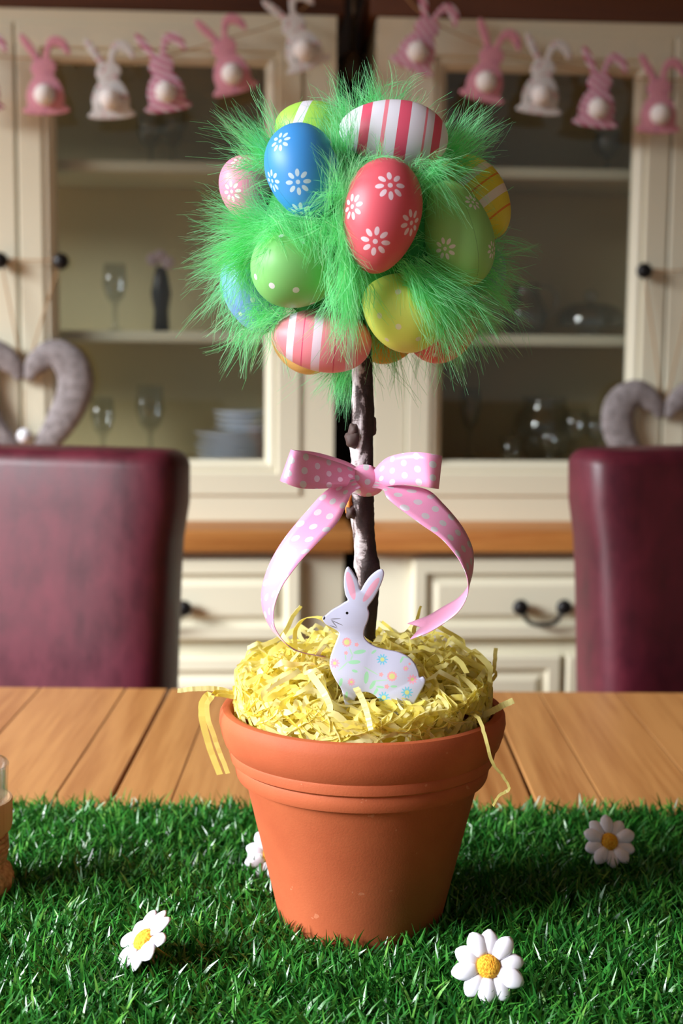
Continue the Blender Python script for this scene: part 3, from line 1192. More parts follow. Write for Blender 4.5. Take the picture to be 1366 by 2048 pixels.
def strips(n, seed, seglen=(0.0020, 0.0042), m=17, rmax=0.066, lift=(0, 0.008)):
    g = np.random.default_rng(seed)
    r = rmax * np.sqrt(g.uniform(0, 1, n))
    a = g.uniform(0, 2 * PI, n)
    p = np.stack([r * np.cos(a), r * np.sin(a), dome(r) + g.uniform(lift[0], lift[1], n)], -1)
    hd = g.uniform(0, 2 * PI, n)
    cur = g.normal(0, 0.35, n)
    el = g.normal(0.25, 0.55, n)
    sl = g.uniform(seglen[0], seglen[1], n)
    C = np.zeros((n, m, 3))
    S = np.zeros((n, m, 3))
    tilt = g.normal(0, 0.8, n)
    tw_ = g.normal(0, 0.16, n)
    top = 0.008 + 0.014 * g.uniform(0, 1, n) ** 2
    for j in range(m):
        C[:, j] = p
        dvec = np.stack([np.cos(hd) * np.cos(el), np.sin(hd) * np.cos(el), np.sin(el)], -1)
        side = np.stack([-np.sin(hd), np.cos(hd), np.zeros(n)], -1)
        nrm = np.cross(dvec, side)
        S[:, j] = side * np.cos(tilt)[:, None] + nrm * np.sin(tilt)[:, None]
        p = p + dvec * sl[:, None]
        hd = hd + cur * 0.55 + g.normal(0, 0.16, n)
        el = el * 0.85 + g.normal(0, 0.24, n)
        tilt = tilt + tw_ + g.normal(0, 0.10, n)
        rr = np.hypot(p[:, 0], p[:, 1])
        lo = dome(rr) - 0.003
        hi = dome(rr) + top
        el = np.where(p[:, 2] < lo, np.abs(el) * 0.6 + 0.15, el)
        el = np.where(p[:, 2] > hi, -0.5, el)
        far = rr > 0.0665
        k = np.where(far, 0.0665 / np.maximum(rr, 1e-6), 1.0)
        p[:, 0] *= k
        p[:, 1] *= k
        p[:, 2] = np.maximum(p[:, 2], ph - 0.010)
    W_ = g.uniform(0.0010, 0.0018, n)[:, None] * np.ones((1, m))
    return C, W_, unit(S), g.uniform(0, 1, n)


C, W_, S, tn = strips(1450, 3)
inf = ((C[..., 0] > -.018) & (C[..., 0] < .034) & (C[..., 1] < -.036) & (C[..., 2] > ph + 0.0135 + (C[..., 1] + .07) * 0.15)).any(1)
C, W_, S, tn = C[~inf], W_[~inf], S[~inf], tn[~inf]
o = ribbons_mesh('paper_shreds', C, W_, S, tn, STRAW, nest)
o['kind'] = 'stuff'


def strip_obj(pts, label, w=0.0016, tone=0.5, n=24, side=(0, 0, 1), twist=0.6, part=None):
    """one single paper strip along pixel-located points (px, py, depth)"""
    P = catmull([at(*q) for q in pts], n)
    P[1:-1] += rng.normal(0, 0.00009, (n - 2, 3))
    off = P[0].copy()
    C = P[None]
    t = unit(np.gradient(P, axis=0))
    s0 = np.array(side, float)
    s = unit(s0[None] - t * (t @ s0)[:, None])
    b = np.cross(t, s)
    an = np.linspace(0, twist, n)[:, None]
    S = (s * np.cos(an) + b * np.sin(an))[None]
    o = ribbons_mesh('paper_strip', C, np.full((1, n), w), S, np.array([tone]), STRAW, None, off)
    o.location = tuple(off)
    sm = o.modifiers.new('thickness', 'SOLIDIFY')
    sm.thickness = 0.00012
    o.data.polygons.foreach_set('use_smooth', [False] * len(o.data.polygons))
    tag(o, label, 'paper strip')
    return o


strip_obj([(476, 1390, .692), (440, 1379, .690), (400, 1377, .688), (355, 1381, .686)], 'pale paper strip sticking out flat over the left pot rim', 0.0014, 0.95, side=(0, 0.3, 1))
strip_obj([(466, 1388, .684), (426, 1386, .682), (406, 1402, .682), (405, 1440, .682), (418, 1490, .684), (440, 1549, .686)], 'yellow paper strip hanging down outside the left pot rim, longer one', 0.0018, 0.4, side=(1, 0, 0.3), twist=0.3)
strip_obj([(468, 1394, .676), (432, 1391, .674), (414, 1410, .674), (420, 1450, .674), (438, 1500, .676), (456, 1547, .678)], 'narrower yellow strip hanging beside the longer one, left of the pot', 0.0013, 0.55, side=(1, 0, 0.3), twist=0.3)
strip_obj([(955, 1436, .668), (985, 1422, .664), (1005, 1411, .662), (1027, 1401, .660)], 'short pale paper strip poking over the right pot rim', 0.0016, 0.8, side=(0, 0, 1), twist=0.2)
strip_obj([(935, 1425, .655), (958, 1438, .646), (972, 1480, .641), (985, 1525, .641), (1008, 1555, .642), (1018, 1578, .642), (998, 1592, .642), (986, 1612, .642)], 'thin crinkled paper strand dangling down the right side of the pot', 0.0009, 0.6, n=40, side=(1, 0, 0.2), twist=1.2)
strip_obj([(500, 1300, .70), (560, 1275, .70), (585, 1235, .70), (602, 1212, .70)], 'pale paper strip standing up behind the rabbit nose', 0.0013, 0.9, side=(1, 0, 0), twist=0.8)
strip_obj([(590, 1290, .69), (592, 1258, .69), (612, 1236, .685), (645, 1238, .68), (668, 1262, .68)], 'yellow paper strip arching up just left of the rabbit head', 0.0012, 0.5, side=(1, 0.3, 0), twist=0.5)
strip_obj([(905, 1330, .70), (960, 1340, .705), (985, 1345, .71), (992, 1296, .71)], 'curled paper strip rising above the right pot rim', 0.0011, 0.7, side=(0, 0.5, 1), twist=1.5)
strip_obj([(930, 1350, .70), (975, 1338, .705), (992, 1350, .71), (965, 1378, .70)], 'looped paper strip just inside the right pot rim', 0.0010, 0.4, side=(0, 0.4, 1), twist=0.6)
strip_obj([(800, 1300, .70), (822, 1278, .70), (832, 1245, .70), (842, 1212, .70)], 'paper strip standing up beside the right ribbon end', 0.0013, 0.75, side=(1, 0, 0), twist=1.0)
strip_obj([(620, 1345, .640), (650, 1390, .632), (660, 1420, .630), (640, 1440, .630)], 'pale curled paper strip lying in front of the rabbit chest', 0.0017, 0.95, side=(1, 0, 0.4), twist=0.8)
strip_obj([(712, 1375, .628), (725, 1400, .626), (735, 1430, .624), (742, 1460, .622)], 'pale paper strip standing in front of the rabbit belly', 0.0015, 0.95, side=(1, 0, 0.2), twist=0.6)

# ------------------------------------------------------------------ topiary tree: trunk, ball
BC = at(722, 472, PY)                       # centre of the ball
tree = thing('topiary_tree', 'topiary tree of a bark stem and green feather ball in the pot', 'topiary tree', (PX, PY, zr))
toff2 = Vector((PX, PY, zr))
tpx = [(722, 560, .052), (723, 700, 19), (725, 760, 20), (724, 800, 21.5), (725, 840, 22), (724, 880, 23.5), (726, 915, 22), (724, 960, 22), (722, 1000, 24), (724, 1025, 24), (727, 1060, 20.5), (731, 1100, 22), (735, 1130, 25), (737, 1150, 23), (735, 1190, 20), (733, 1240, 19), (732, 1300, 19), (730, 1420, 19)]
tpx[0] = (722, 560, 19)
P = catmull([tuple(at(a, b, PY)) for a, b, c in tpx], 90)
R = np.interp(np.linspace(0, len(tpx) - 1, 90), np.arange(len(tpx)), [c for _, _, c in tpx]) * PY / FPX * 1.02
V, F = tube_data([Vector(p) for p in P], list(R), 20, up=(0, 1, 0))
V2 = []
for i, v in enumerate(V):
    c_ = Vector(P[i // 20])
    a = 2 * PI * (i % 20) / 20
    k = 1 + 0.07 * math.sin(3 * a + i // 20 * 0.21) + 0.05 * math.sin(5 * a - i // 20 * 0.34) + random.uniform(-.03, .03)
    V2.append(c_ + (v - c_) * k)
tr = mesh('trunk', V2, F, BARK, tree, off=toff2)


def blob(name, c, r, mat, parent, n=14, m=10, seed=1):
    V, F = sphere_data((0, 0, 0), 1.0, n, m)
    g = random.Random(seed)
    ph_ = [g.uniform(0, 6) for _ in range(4)]
    out = []
    for v in V:
        k = 1 + 0.16 * math.sin(4 * v[0] + ph_[0]) * math.sin(4 * v[2] + ph_[1]) + 0.1 * math.sin(7 * v[1] + ph_[2])
        out.append(Vector((v[0] * r[0] * k, v[1] * r[1] * k, v[2] * r[2] * k)) + Vector(c))
    return mesh(name, out, F, mat, parent)


blob('bark_knot', at(706, 879, PY - .004) - toff2, (0.0042, 0.004, 0.0046), BARK_DARK, tree, seed=2)
blob('bark_knot', at(708, 862, PY - .004) - toff2, (0.0030, 0.003, 0.004), BARK_DARK, tree, seed=4)
blob('bark_knot', at(745, 852, PY + .002) - toff2, (0.0022, 0.003, 0.006), BARK_DARK, tree, seed=5)
blob('bark_knot', at(702, 1024, PY - .004) - toff2, (0.0028, 0.003, 0.0036), BARK_DARK, tree, seed=6)
s_ = blob('cut_branch_stub', at(698, 1008, PY - .003) - toff2, (0.0020, 0.0028, 0.0060), CUTWOOD, tree, seed=7)
s_['label'] = 'orange freshly cut branch stub'
fb = sphere('foam_ball', BC - toff2, 0.050, FOAM, tree, 32, 20)

# ------------------------------------------------------------------ eggs
RGT = CROT @ Vector((1, 0, 0))
UPV = CROT @ Vector((0, 1, 0))
FWD = CROT @ Vector((0, 0, -1))


def egg_mesh(name, a, b, n=40, m=28):
    prof = []
    for i in range(m + 1):
        t = PI * i / m
        z = -math.cos(t)
        r = math.sin(t) * (1 - 0.13 * z) * (1 - 0.02 * z * z)
        prof.append((max(0.0, b * r) if 0 < i < m else 0.0, a * z))
    return lathe_data(prof, n)


EGGS = []


def egg(name, lab, cx, cy, hl, hs, ang, dy, base, style, tilt=0.0, **kw):
    """pointed end along image angle ang (degrees, counter-clockwise from right); dy is the depth offset from the ball centre"""
    y = PY + dy
    c = at(cx, cy, y)
    sc = y / FPX * 1.0
    a, b = hl * sc, hs * sc
    an = math.radians(ang)
    ti = math.radians(tilt)
    ax = (RGT * math.cos(an) + UPV * math.sin(an)) * math.cos(ti) - FWD * math.sin(ti)
    zx = ax.normalized()
    xx = FWD.cross(zx).normalized()
    yx = zx.cross(xx)
    Rm = Matrix((xx, yx, zx)).transposed()
    V, F = egg_mesh(name, a, b)
    M = Mat(name + '_print', base, 0.46)
    vec = M.coord()
    col = base
    inv = Rm.inverted()

    def hit(px, py):
        d = inv @ ray(px, py).normalized()
        o_ = inv @ (Vector((0, 0, CAMZ)) - c)
        s = Vector((1 / b, 1 / b, 1 / a))
        D = Vector((d.x * s.x, d.y * s.y, d.z * s.z))
        O = Vector((o_.x * s.x, o_.y * s.y, o_.z * s.z))
        A, B_, C_ = D.dot(D), 2 * O.dot(D), O.dot(O) - 1
        disc = B_ * B_ - 4 * A * C_
        if disc < 0:
            t = -B_ / (2 * A)
        else:
            t = (-B_ - math.sqrt(disc)) / (2 * A)
        h = o_ + d * t
        n = Vector((h.x / b ** 2, h.y / b ** 2, h.z / a ** 2)).normalized()
        return h, n

    if style == 'stripes':
        z = M.xyz(vec)[2] / a
        wob = z * 0.5 + 0.5
        col = M.ramp(wob, kw['stops'], 'CONSTANT')
    ink = kw.get('ink', srgb(236, 222, 236))
    for (px, py, rpx) in kw.get('flowers', []):
        h, n = hit(px, py)
        t1 = n.cross(Vector((0.3, 0.2, 1))).normalized()
        t2 = n.cross(t1)
        rr = rpx * sc
        rot = random.uniform(0, 0.7)
        u = M.dot(vec, t1) - h.dot(t1)
        v = M.dot(vec, t2) - h.dot(t2)
        w = M.dot(vec, n).gt(h.dot(n) - rr * 0.9)
        r = (u * u + v * v).sqrt()
        ang_ = v.m('ARCTAN2', u) + rot
        st = 2 * PI / 8
        la = ((ang_ / st).fract() - 0.5) * st
        ex = (r * la.m('COSINE') - rr * 0.70) / (rr * 0.29)
        ey = (r * la.m('SINE')) / (rr * 0.165)
        pet = (ex * ex + ey * ey).lt(1.0)
        cen = r.lt(rr * 0.17)
        col = M.mix(pet.max(cen) * w, col, ink)
    for (px, py, rpx) in kw.get('dots', []):
        h, n = hit(px, py)
        t1 = n.cross(Vector((0.3, 0.2, 1))).normalized()
        t2 = n.cross(t1)
        u = M.dot(vec, t1) - h.dot(t1)
        v = M.dot(vec, t2) - h.dot(t2)
        w = M.dot(vec, n).gt(0.0)
        col = M.mix((u * u + v * v).lt((rpx * sc) ** 2) * w, col, ink)
    if kw.get('seam') is not None:
        sa = math.radians(kw['seam'])
        s = M.dot(vec, (math.cos(sa), math.sin(sa), 0)).abs()
        s2 = M.dot(vec, (-math.sin(sa), math.cos(sa), 0)).gt(0)
        col = M.mix(s.lt(0.00012) * 0.45, col, srgb(40, 60, 60))
    M.set('Base Color', col)
    o = mesh('egg', V, F, M.m)
    o.matrix_world = Matrix.Translation(c) @ Rm.to_4x4()
    tag(o, lab, 'egg', 'painted eggs on the feather ball')
    EGGS.append((c, inv, a, b))
    return o


def bands(bg_, *seq):
    st = [(0.0, bg_)]
    for p, w, c in seq:
        st += [(p, c), (p + w, bg_)]
    return st


WHT = srgb(228, 228, 242)
PNK = srgb(238, 134, 152)
RD = srgb(226, 88, 118)
egg('red_egg', 'coral red egg with white daisy prints, front and centre of the feather ball', 763, 432, 114, 77, 260, -.058, srgb(226, 92, 108), 'plain', 0,
    flowers=[(780, 372, 29), (704, 413, 26), (824, 446, 27), (750, 484, 29)], ink=srgb(240, 214, 228))
egg('blue_egg', 'bright blue egg with white daisy prints and a seam', 606, 344, 97, 72, -76, -.043, srgb(62, 150, 226), 'plain', 8,
    flowers=[(595, 364, 25), (562, 284, 22), (543, 362, 22), (602, 428, 24), (668, 292, 22)], ink=srgb(190, 218, 236), seam=60)
egg('pink_white_egg', 'white egg with pink and red stripes, highest on the ball', 787, 270, 107, 67, 172, -.032, WHT, 'stripes', 0,
    stops=bands(WHT, (0.075, 0.075, RD), (0.215, 0.02, PNK), (0.37, 0.105, RD), (0.575, 0.035, PNK), (0.72, 0.085, RD)))
egg('green_daisy_egg', 'moss green egg with white daisy prints, in shade beside the red egg', 915, 467, 107, 68, 105, -.036, srgb(142, 206, 118), 'plain', 0,
    flowers=[(891, 497, 22), (948, 402, 18), (982, 500, 18)], ink=srgb(220, 224, 222), seam=20)
egg('green_dot_egg', 'apple green egg with small white dots, below the blue egg', 592, 536, 90, 79, -8, -.040, srgb(130, 208, 118), 'plain', 0,
    dots=[(513, 553, 6), (545, 570, 6.5), (592, 581, 6.5), (660, 592, 6), (626, 611, 6), (606, 482, 5.5), (563, 474, 5)], ink=srgb(228, 236, 236), seam=95)
egg('yellow_egg', 'plain yellow egg with faint pale dots, below the red egg', 806, 622, 88, 75, 145, -.038, srgb(222, 236, 108), 'plain', 0,
    dots=[(796, 582, 6), (843, 618, 6), (757, 632, 6), (797, 653, 6), (774, 679, 5), (836, 676, 5.5), (878, 642, 5)], ink=srgb(230, 226, 190))
egg('pink_stripe_egg', 'pink egg with white and rose stripes, lowest on the left of the stem', 643, 680, 100, 63, 174, -.026, srgb(240, 142, 156), 'stripes', 0,
    stops=bands(srgb(240, 142, 156), (0.16, 0.075, srgb(240, 206, 220)), (0.345, 0.014, srgb(222, 84, 120)), (0.49, 0.085, srgb(236, 212, 232)), (0.665, 0.012, srgb(222, 84, 120)), (0.76, 0.07, srgb(240, 222, 240)))[:11])
egg('pink_daisy_egg', 'pale pink egg with a white daisy print, at the left edge of the ball', 495, 382, 70, 52, -72, -.004, srgb(242, 150, 182), 'plain', 0,
    flowers=[(463, 383, 20), (477, 326, 16)], ink=srgb(250, 232, 236))
egg('blue_dot_egg', 'pale blue egg half hidden by feathers, left of the green dotted egg', 510, 577, 88, 65, -78, -.002, srgb(122, 172, 232), 'plain', 0,
    dots=[(461, 523, 5), (505, 600, 5), (478, 630, 5)], ink=srgb(226, 236, 242))
egg('lime_stripe_egg', 'lime egg with a white stripe peeping out behind the blue egg', 625, 268, 76, 64, 160, .004, srgb(168, 222, 90), 'stripes', 0,
    stops=bands(srgb(168, 222, 90), (0.30, 0.10, srgb(150, 206, 80)), (0.62, 0.12, WHT)))
egg('yellow_stripe_egg', 'yellow egg with white bands and thin orange lines, at the right edge', 944, 398, 92, 70, -50, .006, srgb(220, 208, 62), 'stripes', 0,
    stops=bands(srgb(220, 208, 62), (0.14, 0.015, srgb(222, 130, 34)), (0.30, 0.085, srgb(224, 218, 206)), (0.47, 0.022, srgb(222, 130, 34)), (0.60, 0.085, srgb(224, 218, 206)), (0.80, 0.02, srgb(222, 130, 34))))
egg('red_dot_egg', 'red dotted egg under the feathers, lower right of the yellow egg', 888, 655, 78, 63, 35, -.006, srgb(232, 94, 112), 'plain', 0,
    dots=[(870, 708, 5.5), (944, 660, 6), (915, 690, 5)], ink=srgb(238, 196, 206))
egg('orange_egg', 'orange egg peeping out under the yellow egg beside the stem', 777, 684, 56, 42, 10, .028, srgb(240, 168, 36), 'plain', 0)
egg('cream_egg', 'pale orange egg showing as a rim behind the pink striped egg', 604, 692, 66, 50, 150, .012, srgb(244, 196, 120), 'plain', 0)
egg('grey_blue_egg', 'blue egg with white specks hidden in the feathers behind the moss green egg', 966, 540, 56, 46, 80, .016, srgb(140, 168, 196), 'plain', 0,
    dots=[(1000, 500, 5), (1003, 520, 5), (995, 560, 5)], ink=srgb(232, 232, 240))

# ------------------------------------------------------------------ green feathers
def strands(root, dirs, L, curl, droop, m=6):
    n = len(root)
    t = np.linspace(0, 1, m)[None, :, None]
    d = unit(dirs)
    pr = unit(np.cross(d, unit(rng.normal(0, 1, (n, 3)))))
    C = root[:, None, :] + L[:, None, None] * (d[:, None, :] * t + pr[:, None, :] * (curl[:, None, None] * t * t) + np.array([0, 0, -1.0]) * (droop[:, None, None] * t * t))
    C += (rng.normal(0, 1, (n, m, 3)) * (L[:, None, None] * 0.02 * t))
    return C


def settle(C, push=True):
    ok = np.ones(len(C), bool)
    for c, inv, a, b in EGGS:
        I = np.array(inv)
        q = (C - np.array(c)) @ I.T
        nz = np.sqrt((q[..., 0] / b) ** 2 + (q[..., 1] / b) ** 2 + (q[..., 2] / a) ** 2)
        if push:
            deep = (nz < 0.72).any(1)
            ok &= ~deep
            k = np.where(nz < 1.035, 1.035 / np.maximum(nz, 1e-3), 1.0)
            C[...] = (q * k[..., None]) @ I + np.array(c)
        else:
            ok &= ~(nz < 1.03).any(1)
    return C[ok], ok


PXM = PY / FPX
ALL_C, ALL_W, ALL_T = [], [], []


def add(C, w0, tone):
    n, m, _ = C.shape
    ALL_C.append(C)
    ALL_W.append(w0[:, None] * np.linspace(1.0, 0.35, m)[None, :])
    ALL_T.append(tone)


def tuft(px, py, dx, dy, L, n, spread=0.45, fwd=0.15, dyp=None, rs=14, droop=0.15, curl=0.25, clump=9, fine=1.0):
    """a tuft of marabou barbs: root pixel, pixel direction (dy down), length in pixels"""
    u = (px - BC_PX) * PXM
    v = (py - BC_PY) * PXM
    r2 = u * u + v * v
    if dyp is None:
        dyp = -math.sqrt(max(0.0, 0.066 ** 2 - r2)) if r2 < 0.066 ** 2 else 0.0
    root0 = np.array(at(px, py, PY + dyp))
    sc = (PY + dyp) / FPX
    base = np.array([dx, -fwd * math.hypot(dx, dy), -dy], float)
    base /= np.linalg.norm(base)
    nc = max(1, n // clump)
    cd = unit(base[None] + rng.normal(0, spread, (nc, 3)))
    cr = root0[None] + rng.normal(0, 1, (nc, 3)) * rs * sc * np.array([1, 0.6, 1])
    cl = rng.uniform(0.55, 1.15, nc) * L * sc
    ccurl = np.abs(rng.normal(0, curl, nc))
    cpr = unit(np.cross(cd, unit(rng.normal(0, 1, (nc, 3)))))
    idx = np.repeat(np.arange(nc), clump)
    m = 6
    t = np.linspace(0, 1, m)[None, :, None]
    k = len(idx)
    Ls = (cl[idx] * rng.uniform(0.7, 1.08, k))[:, None, None]
    d = unit(cd[idx] + rng.normal(0, 0.20, (k, 3)))[:, None, :]
    conv = (cd[idx] - d[:, 0, :])[:, None, :]
    C = cr[idx][:, None, :] + rng.normal(0, 1, (k, 1, 3)) * rs * 0.35 * sc + Ls * (d * t + conv * t * t * 0.8 + cpr[idx][:, None, :] * ccurl[idx][:, None, None] * t * t + np.array([0, 0, -1.0]) * droop * t * t)
    C += rng.normal(0, 1, (k, m, 3)) * Ls * 0.018 * t
    C, ok = settle(C)
    k = len(C)
    add(C, rng.uniform(0.00006, 0.00014, k) * fine, np.clip(rng.normal(0.4, 0.25, k), 0, 1))


BC_PX, BC_PY = 722, 472
TUFTS = [
    # px, py, dx, dy, length, count, kwargs
    (540, 310, -0.8, -0.75, 125, 520, dict(dyp=-.030, droop=0.0)),
    (520, 330, -1, -0.3, 85, 300, dict(dyp=-.026)),
    (560, 290, -0.4, -1, 90, 260, dict(dyp=-.024, droop=0.0)),
    (690, 300, -0.25, -1, 110, 380, dict(dyp=-.045, spread=0.3, droop=0)),
    (680, 400, 0.1, -1, 115, 420, dict(dyp=-.058, spread=0.25, droop=0)),
    (672, 420, 0.0, 1, 90, 330, dict(dyp=-.060, spread=0.4)),
    (660, 400, -0.6, 0.8, 60, 200, dict(dyp=-.060)),
    (745, 235, 0.2, -1, 85, 520, dict(dyp=-.010, spread=0.5, droop=0)),
    (700, 230, -0.5, -1, 80, 340, dict(dyp=-.012, droop=0)),
    (800, 215, 0.6, -1, 70, 170, dict(dyp=-.005, droop=0)),
    (895, 310, 0.7, -0.9, 110, 520, dict(dyp=-.020, spread=0.35, droop=0)),
    (900, 330, 1, -0.5, 95, 300, dict(dyp=-.012, droop=0.05)),
    (860, 340, 0.8, 0.5, 85, 330, dict(dyp=-.055, spread=0.5)),
    (850, 345, -0.4, 0.4, 60, 220, dict(dyp=-.058, spread=0.5)),
    (840, 345, 1.0, -0.1, 80, 200, dict(dyp=-.052, spread=0.4)),
    (720, 345, 0.5, -0.4, 70, 200, dict(dyp=-.056, spread=0.5)),
    (760, 330, 0.3, -0.8, 55, 160, dict(dyp=-.056, spread=0.5)),
    # left mass
    (520, 450, -1, -0.25, 130, 560, dict(dyp=-.030, spread=0.35)),
    (520, 480, -1, 0.15, 140, 700, dict(dyp=-.030, spread=0.35)),
    (510, 510, -1, 0.45, 130, 560, dict(dyp=-.028, spread=0.35)),
    (540, 455, -0.6, -0.5, 90, 380, dict(dyp=-.042, spread=0.5)),
    (470, 560, -0.9, 0.7, 95, 260, dict(dyp=-.006, spread=0.35)),
    # centre cascade below the blue egg
    (560, 440, 0.5, 0.3, 85, 460, dict(dyp=-.052, spread=0.5, fwd=0.3)),
    (615, 440, 0.5, 0.6, 75, 420, dict(dyp=-.056, spread=0.45, fwd=0.3)),
    (676, 458, 0.3, 1, 100, 420, dict(dyp=-.060, spread=0.35, fwd=0.25)),
    (700, 512, 0.0, 1, 130, 640, dict(dyp=-.060, spread=0.22, fwd=0.2)),
    (690, 560, -0.03, 1, 115, 320, dict(dyp=-.058, spread=0.22, fwd=0.2)),
    (702, 590, -0.12, 1, 100, 280, dict(dyp=-.058, spread=0.3, fwd=0.2)),
    (545, 465, -0.4, 0.4, 70, 300, dict(dyp=-.052, spread=0.5)),
    (480, 520, 0.3, 0.9, 110, 300, dict(dyp=-.020, spread=0.4)),
    # between green dotted and blue, over the pale blue egg
    (520, 620, -0.2, 0.5, 70, 420, dict(dyp=-.024, spread=0.6)),
    (560, 630, -0.6, 0.3, 85, 380, dict(dyp=-.030, spread=0.5)),
    (500, 650, -0.3, 1, 100, 170, dict(dyp=.004, spread=0.28, fine=1.5)),
    (480, 610, -0.75, 0.7, 80, 130, dict(dyp=.004, spread=0.3, fine=1.5)),
    # right cascades
    (820, 540, 0.8, 0.7, 120, 620, dict(dyp=-.052, spread=0.3)),
    (850, 560, 0.7, 0.8, 140, 700, dict(dyp=-.050, spread=0.28)),
    (872, 590, 0.45, 1, 130, 380, dict(dyp=-.044, spread=0.3)),
    (900, 590, 0.7, 0.9, 120, 500, dict(dyp=-.038, spread=0.32)),
    (960, 560, 0.8, 0.5, 105, 460, dict(dyp=-.014, spread=0.4)),
    (970, 520, 1, 0.1, 85, 300, dict(dyp=-.006, spread=0.5)),
    (975, 500, 1, -0.2, 80, 160, dict(dyp=.002, spread=0.5)),
    (940, 600, 0.9, 0.6, 110, 320, dict(dyp=-.02, spread=0.35)),
    (900, 680, 0.1, 1, 85, 130, dict(dyp=-.022, spread=0.3)),
    (850, 690, 0.0, 1, 60, 50, dict(dyp=-.010, spread=0.4)),
    (830, 520, 0.0, 0.3, 60, 340, dict(dyp=-.040, spread=0.7)),
    (850, 480, -0.1, 0.6, 60, 260, dict(dyp=-.036, spread=0.6)),
    # underneath
    (690, 740, -0.2, 1, 75, 420, dict(dyp=.010, spread=0.25, droop=0.1)),
    (670, 735, -0.7, 0.6, 60, 140, dict(dyp=.012, spread=0.3)),
    (790, 705, 0.1, 1, 80, 60, dict(dyp=.012, spread=0.5)),
]
for px, py, dx, dy, L, n, kw in TUFTS:
    tuft(px, py, dx, dy, L, int(n * 0.62), **kw)
# fill all round the ball
NF = 5200
dv = unit(rng.normal(0, 1, (NF, 3)))
root = np.array(BC)[None] + dv * 0.047
Lf = rng.uniform(0.014, 0.026, NF)
Cf = strands(root, dv + rng.normal(0, 0.45, (NF, 3)), Lf, rng.normal(0, 0.35, NF), np.full(NF, 0.1))
Cf, ok = settle(Cf, push=False)
add(Cf, rng.uniform(0.00009, 0.00019, len(Cf)), np.clip(rng.normal(0.35, 0.25, len(Cf)), 0, 1))
# back of the ball, seen only from the side
NB = 2600
dv = unit(rng.normal(0, 1, (NB * 2, 3)))
dv = dv[dv[:, 1] > 0.15][:NB]
root = np.array(BC)[None] + dv * 0.05
Cb = strands(root, dv + rng.normal(0, 0.35, dv.shape), rng.uniform(0.026, 0.040, len(dv)), rng.normal(0, 0.4, len(dv)), np.full(len(dv), 0.12))
Cb, ok = settle(Cb, push=False)
add(Cb, rng.uniform(0.00012, 0.00022, len(Cb)), np.clip(rng.normal(0.4, 0.25, len(Cb)), 0, 1))
C = np.concatenate(ALL_C)
Wd = np.concatenate(ALL_W)
tn = np.concatenate(ALL_T)
tang = unit(np.gradient(C, axis=1))
sd = unit(np.cross(tang, unit(rng.normal(0, 1, (len(C), 1, 3)))))
fo_ = ribbons_mesh('feather_trim', C, Wd, sd, tn, FEATHER, tree, tuple(toff2))
fo_['kind'] = 'stuff'
fo_['label'] = 'fluffy bright green marabou feathers'

# ------------------------------------------------------------------ ribbon bow
bow = thing('ribbon_bow', 'pink ribbon bow with white dots tied round the bark stem', 'bow', tuple(at(732, 961, PY - 0.012)))
boff = bow.location.copy()


def strip(name, A, B, n=48, k=5, v0=0.0, flip=False, notch=0):
    """ribbon lofted between two edges, each a list of (px, py, depth)"""
    PA = catmull([at(*q) for q in A], n)
    PB = catmull([at(*q) for q in B], n)
    mid = (PA + PB) / 2
    run_ = np.concatenate([[0], np.cumsum(np.linalg.norm(np.diff(mid, axis=0), axis=1))]) / 0.0185 + v0
    V, U, F = [], [], []
    for i in range(n):
        for j in range(k):
            s = j / (k - 1)
            e_ = i if i < n - 1 else i - notch * (1 - abs(2 * s - 1))
            lo_, f_ = int(e_), e_ - int(e_)
            hi_ = min(lo_ + 1, n - 1)
            pa = PA[lo_] * (1 - f_) + PA[hi_] * f_
            pb = PB[lo_] * (1 - f_) + PB[hi_] * f_
            if notch and n - 6 <= i < n - 1:
                continue
            V.append(Vector(pa * (1 - s) + pb * s) - boff)
            U.append((s, run_[i]))
    for i in range(len(V) // k - 1):
        for j in range(k - 1):
            a = i * k + j
            q = (a, a + 1, a + k + 1, a + k)
            F.append(q[::-1] if flip else q)
    o = mesh(name, V, F, RIBBON, bow, uv=U)
    m_ = o.modifiers.new('thickness', 'SOLIDIFY')
    m_.thickness = 0.00035
    m_.offset = 0
    o.data.materials.append(RIBBON_BACK)
    m_.material_offset = 1
    return o


# loops: from the knot out along the front, round the fold and back behind
strip('loop', [(712, 940, .676), (690, 930, .672), (652, 917, .662), (612, 906, .652), (590, 901, .649), (582, 899, .653), (590, 900, .661), (634, 905, .672), (690, 922, .680), (716, 936, .682)],
      [(712, 968, .674), (695, 972, .668), (652, 977, .656), (605, 977, .647), (574, 968, .645), (561, 962, .649), (568, 960, .657), (620, 955, .668), (690, 958, .678), (716, 958, .680)], 64, 6, flip=True)
strip('loop', [(748, 940, .676), (770, 918, .670), (797, 908, .662), (830, 904, .655), (860, 907, .652), (884, 912, .656), (868, 911, .668), (820, 908, .678), (770, 922, .684), (746, 940, .684)],
      [(748, 970, .674), (766, 973, .668), (800, 970, .660), (837, 972, .653), (862, 976, .650), (877, 978, .655), (864, 974, .667), (820, 968, .676), (770, 968, .682), (746, 962, .682)], 64, 6, v0=0.3)
strip('tail', [(708, 958, .672), (676, 968, .668), (648, 985, .664), (611, 1025, .660), (567, 1079, .657), (537, 1132, .656), (523, 1183, .656), (526, 1222, .658), (540, 1254, .662), (557, 1274, .667), (577, 1291, .671), (606, 1305, .674), (650, 1313, .678)],
      [(722, 975, .670), (704, 986, .664), (695, 1005, .660), (675, 1045, .655), (637, 1084, .650), (600, 1124, .647), (567, 1168, .644), (551, 1205, .643), (547, 1235, .643), (553, 1262, .645), (579, 1294, .648), (607, 1306, .652), (651, 1314, .658)], 72, 6, v0=0.1, flip=True)
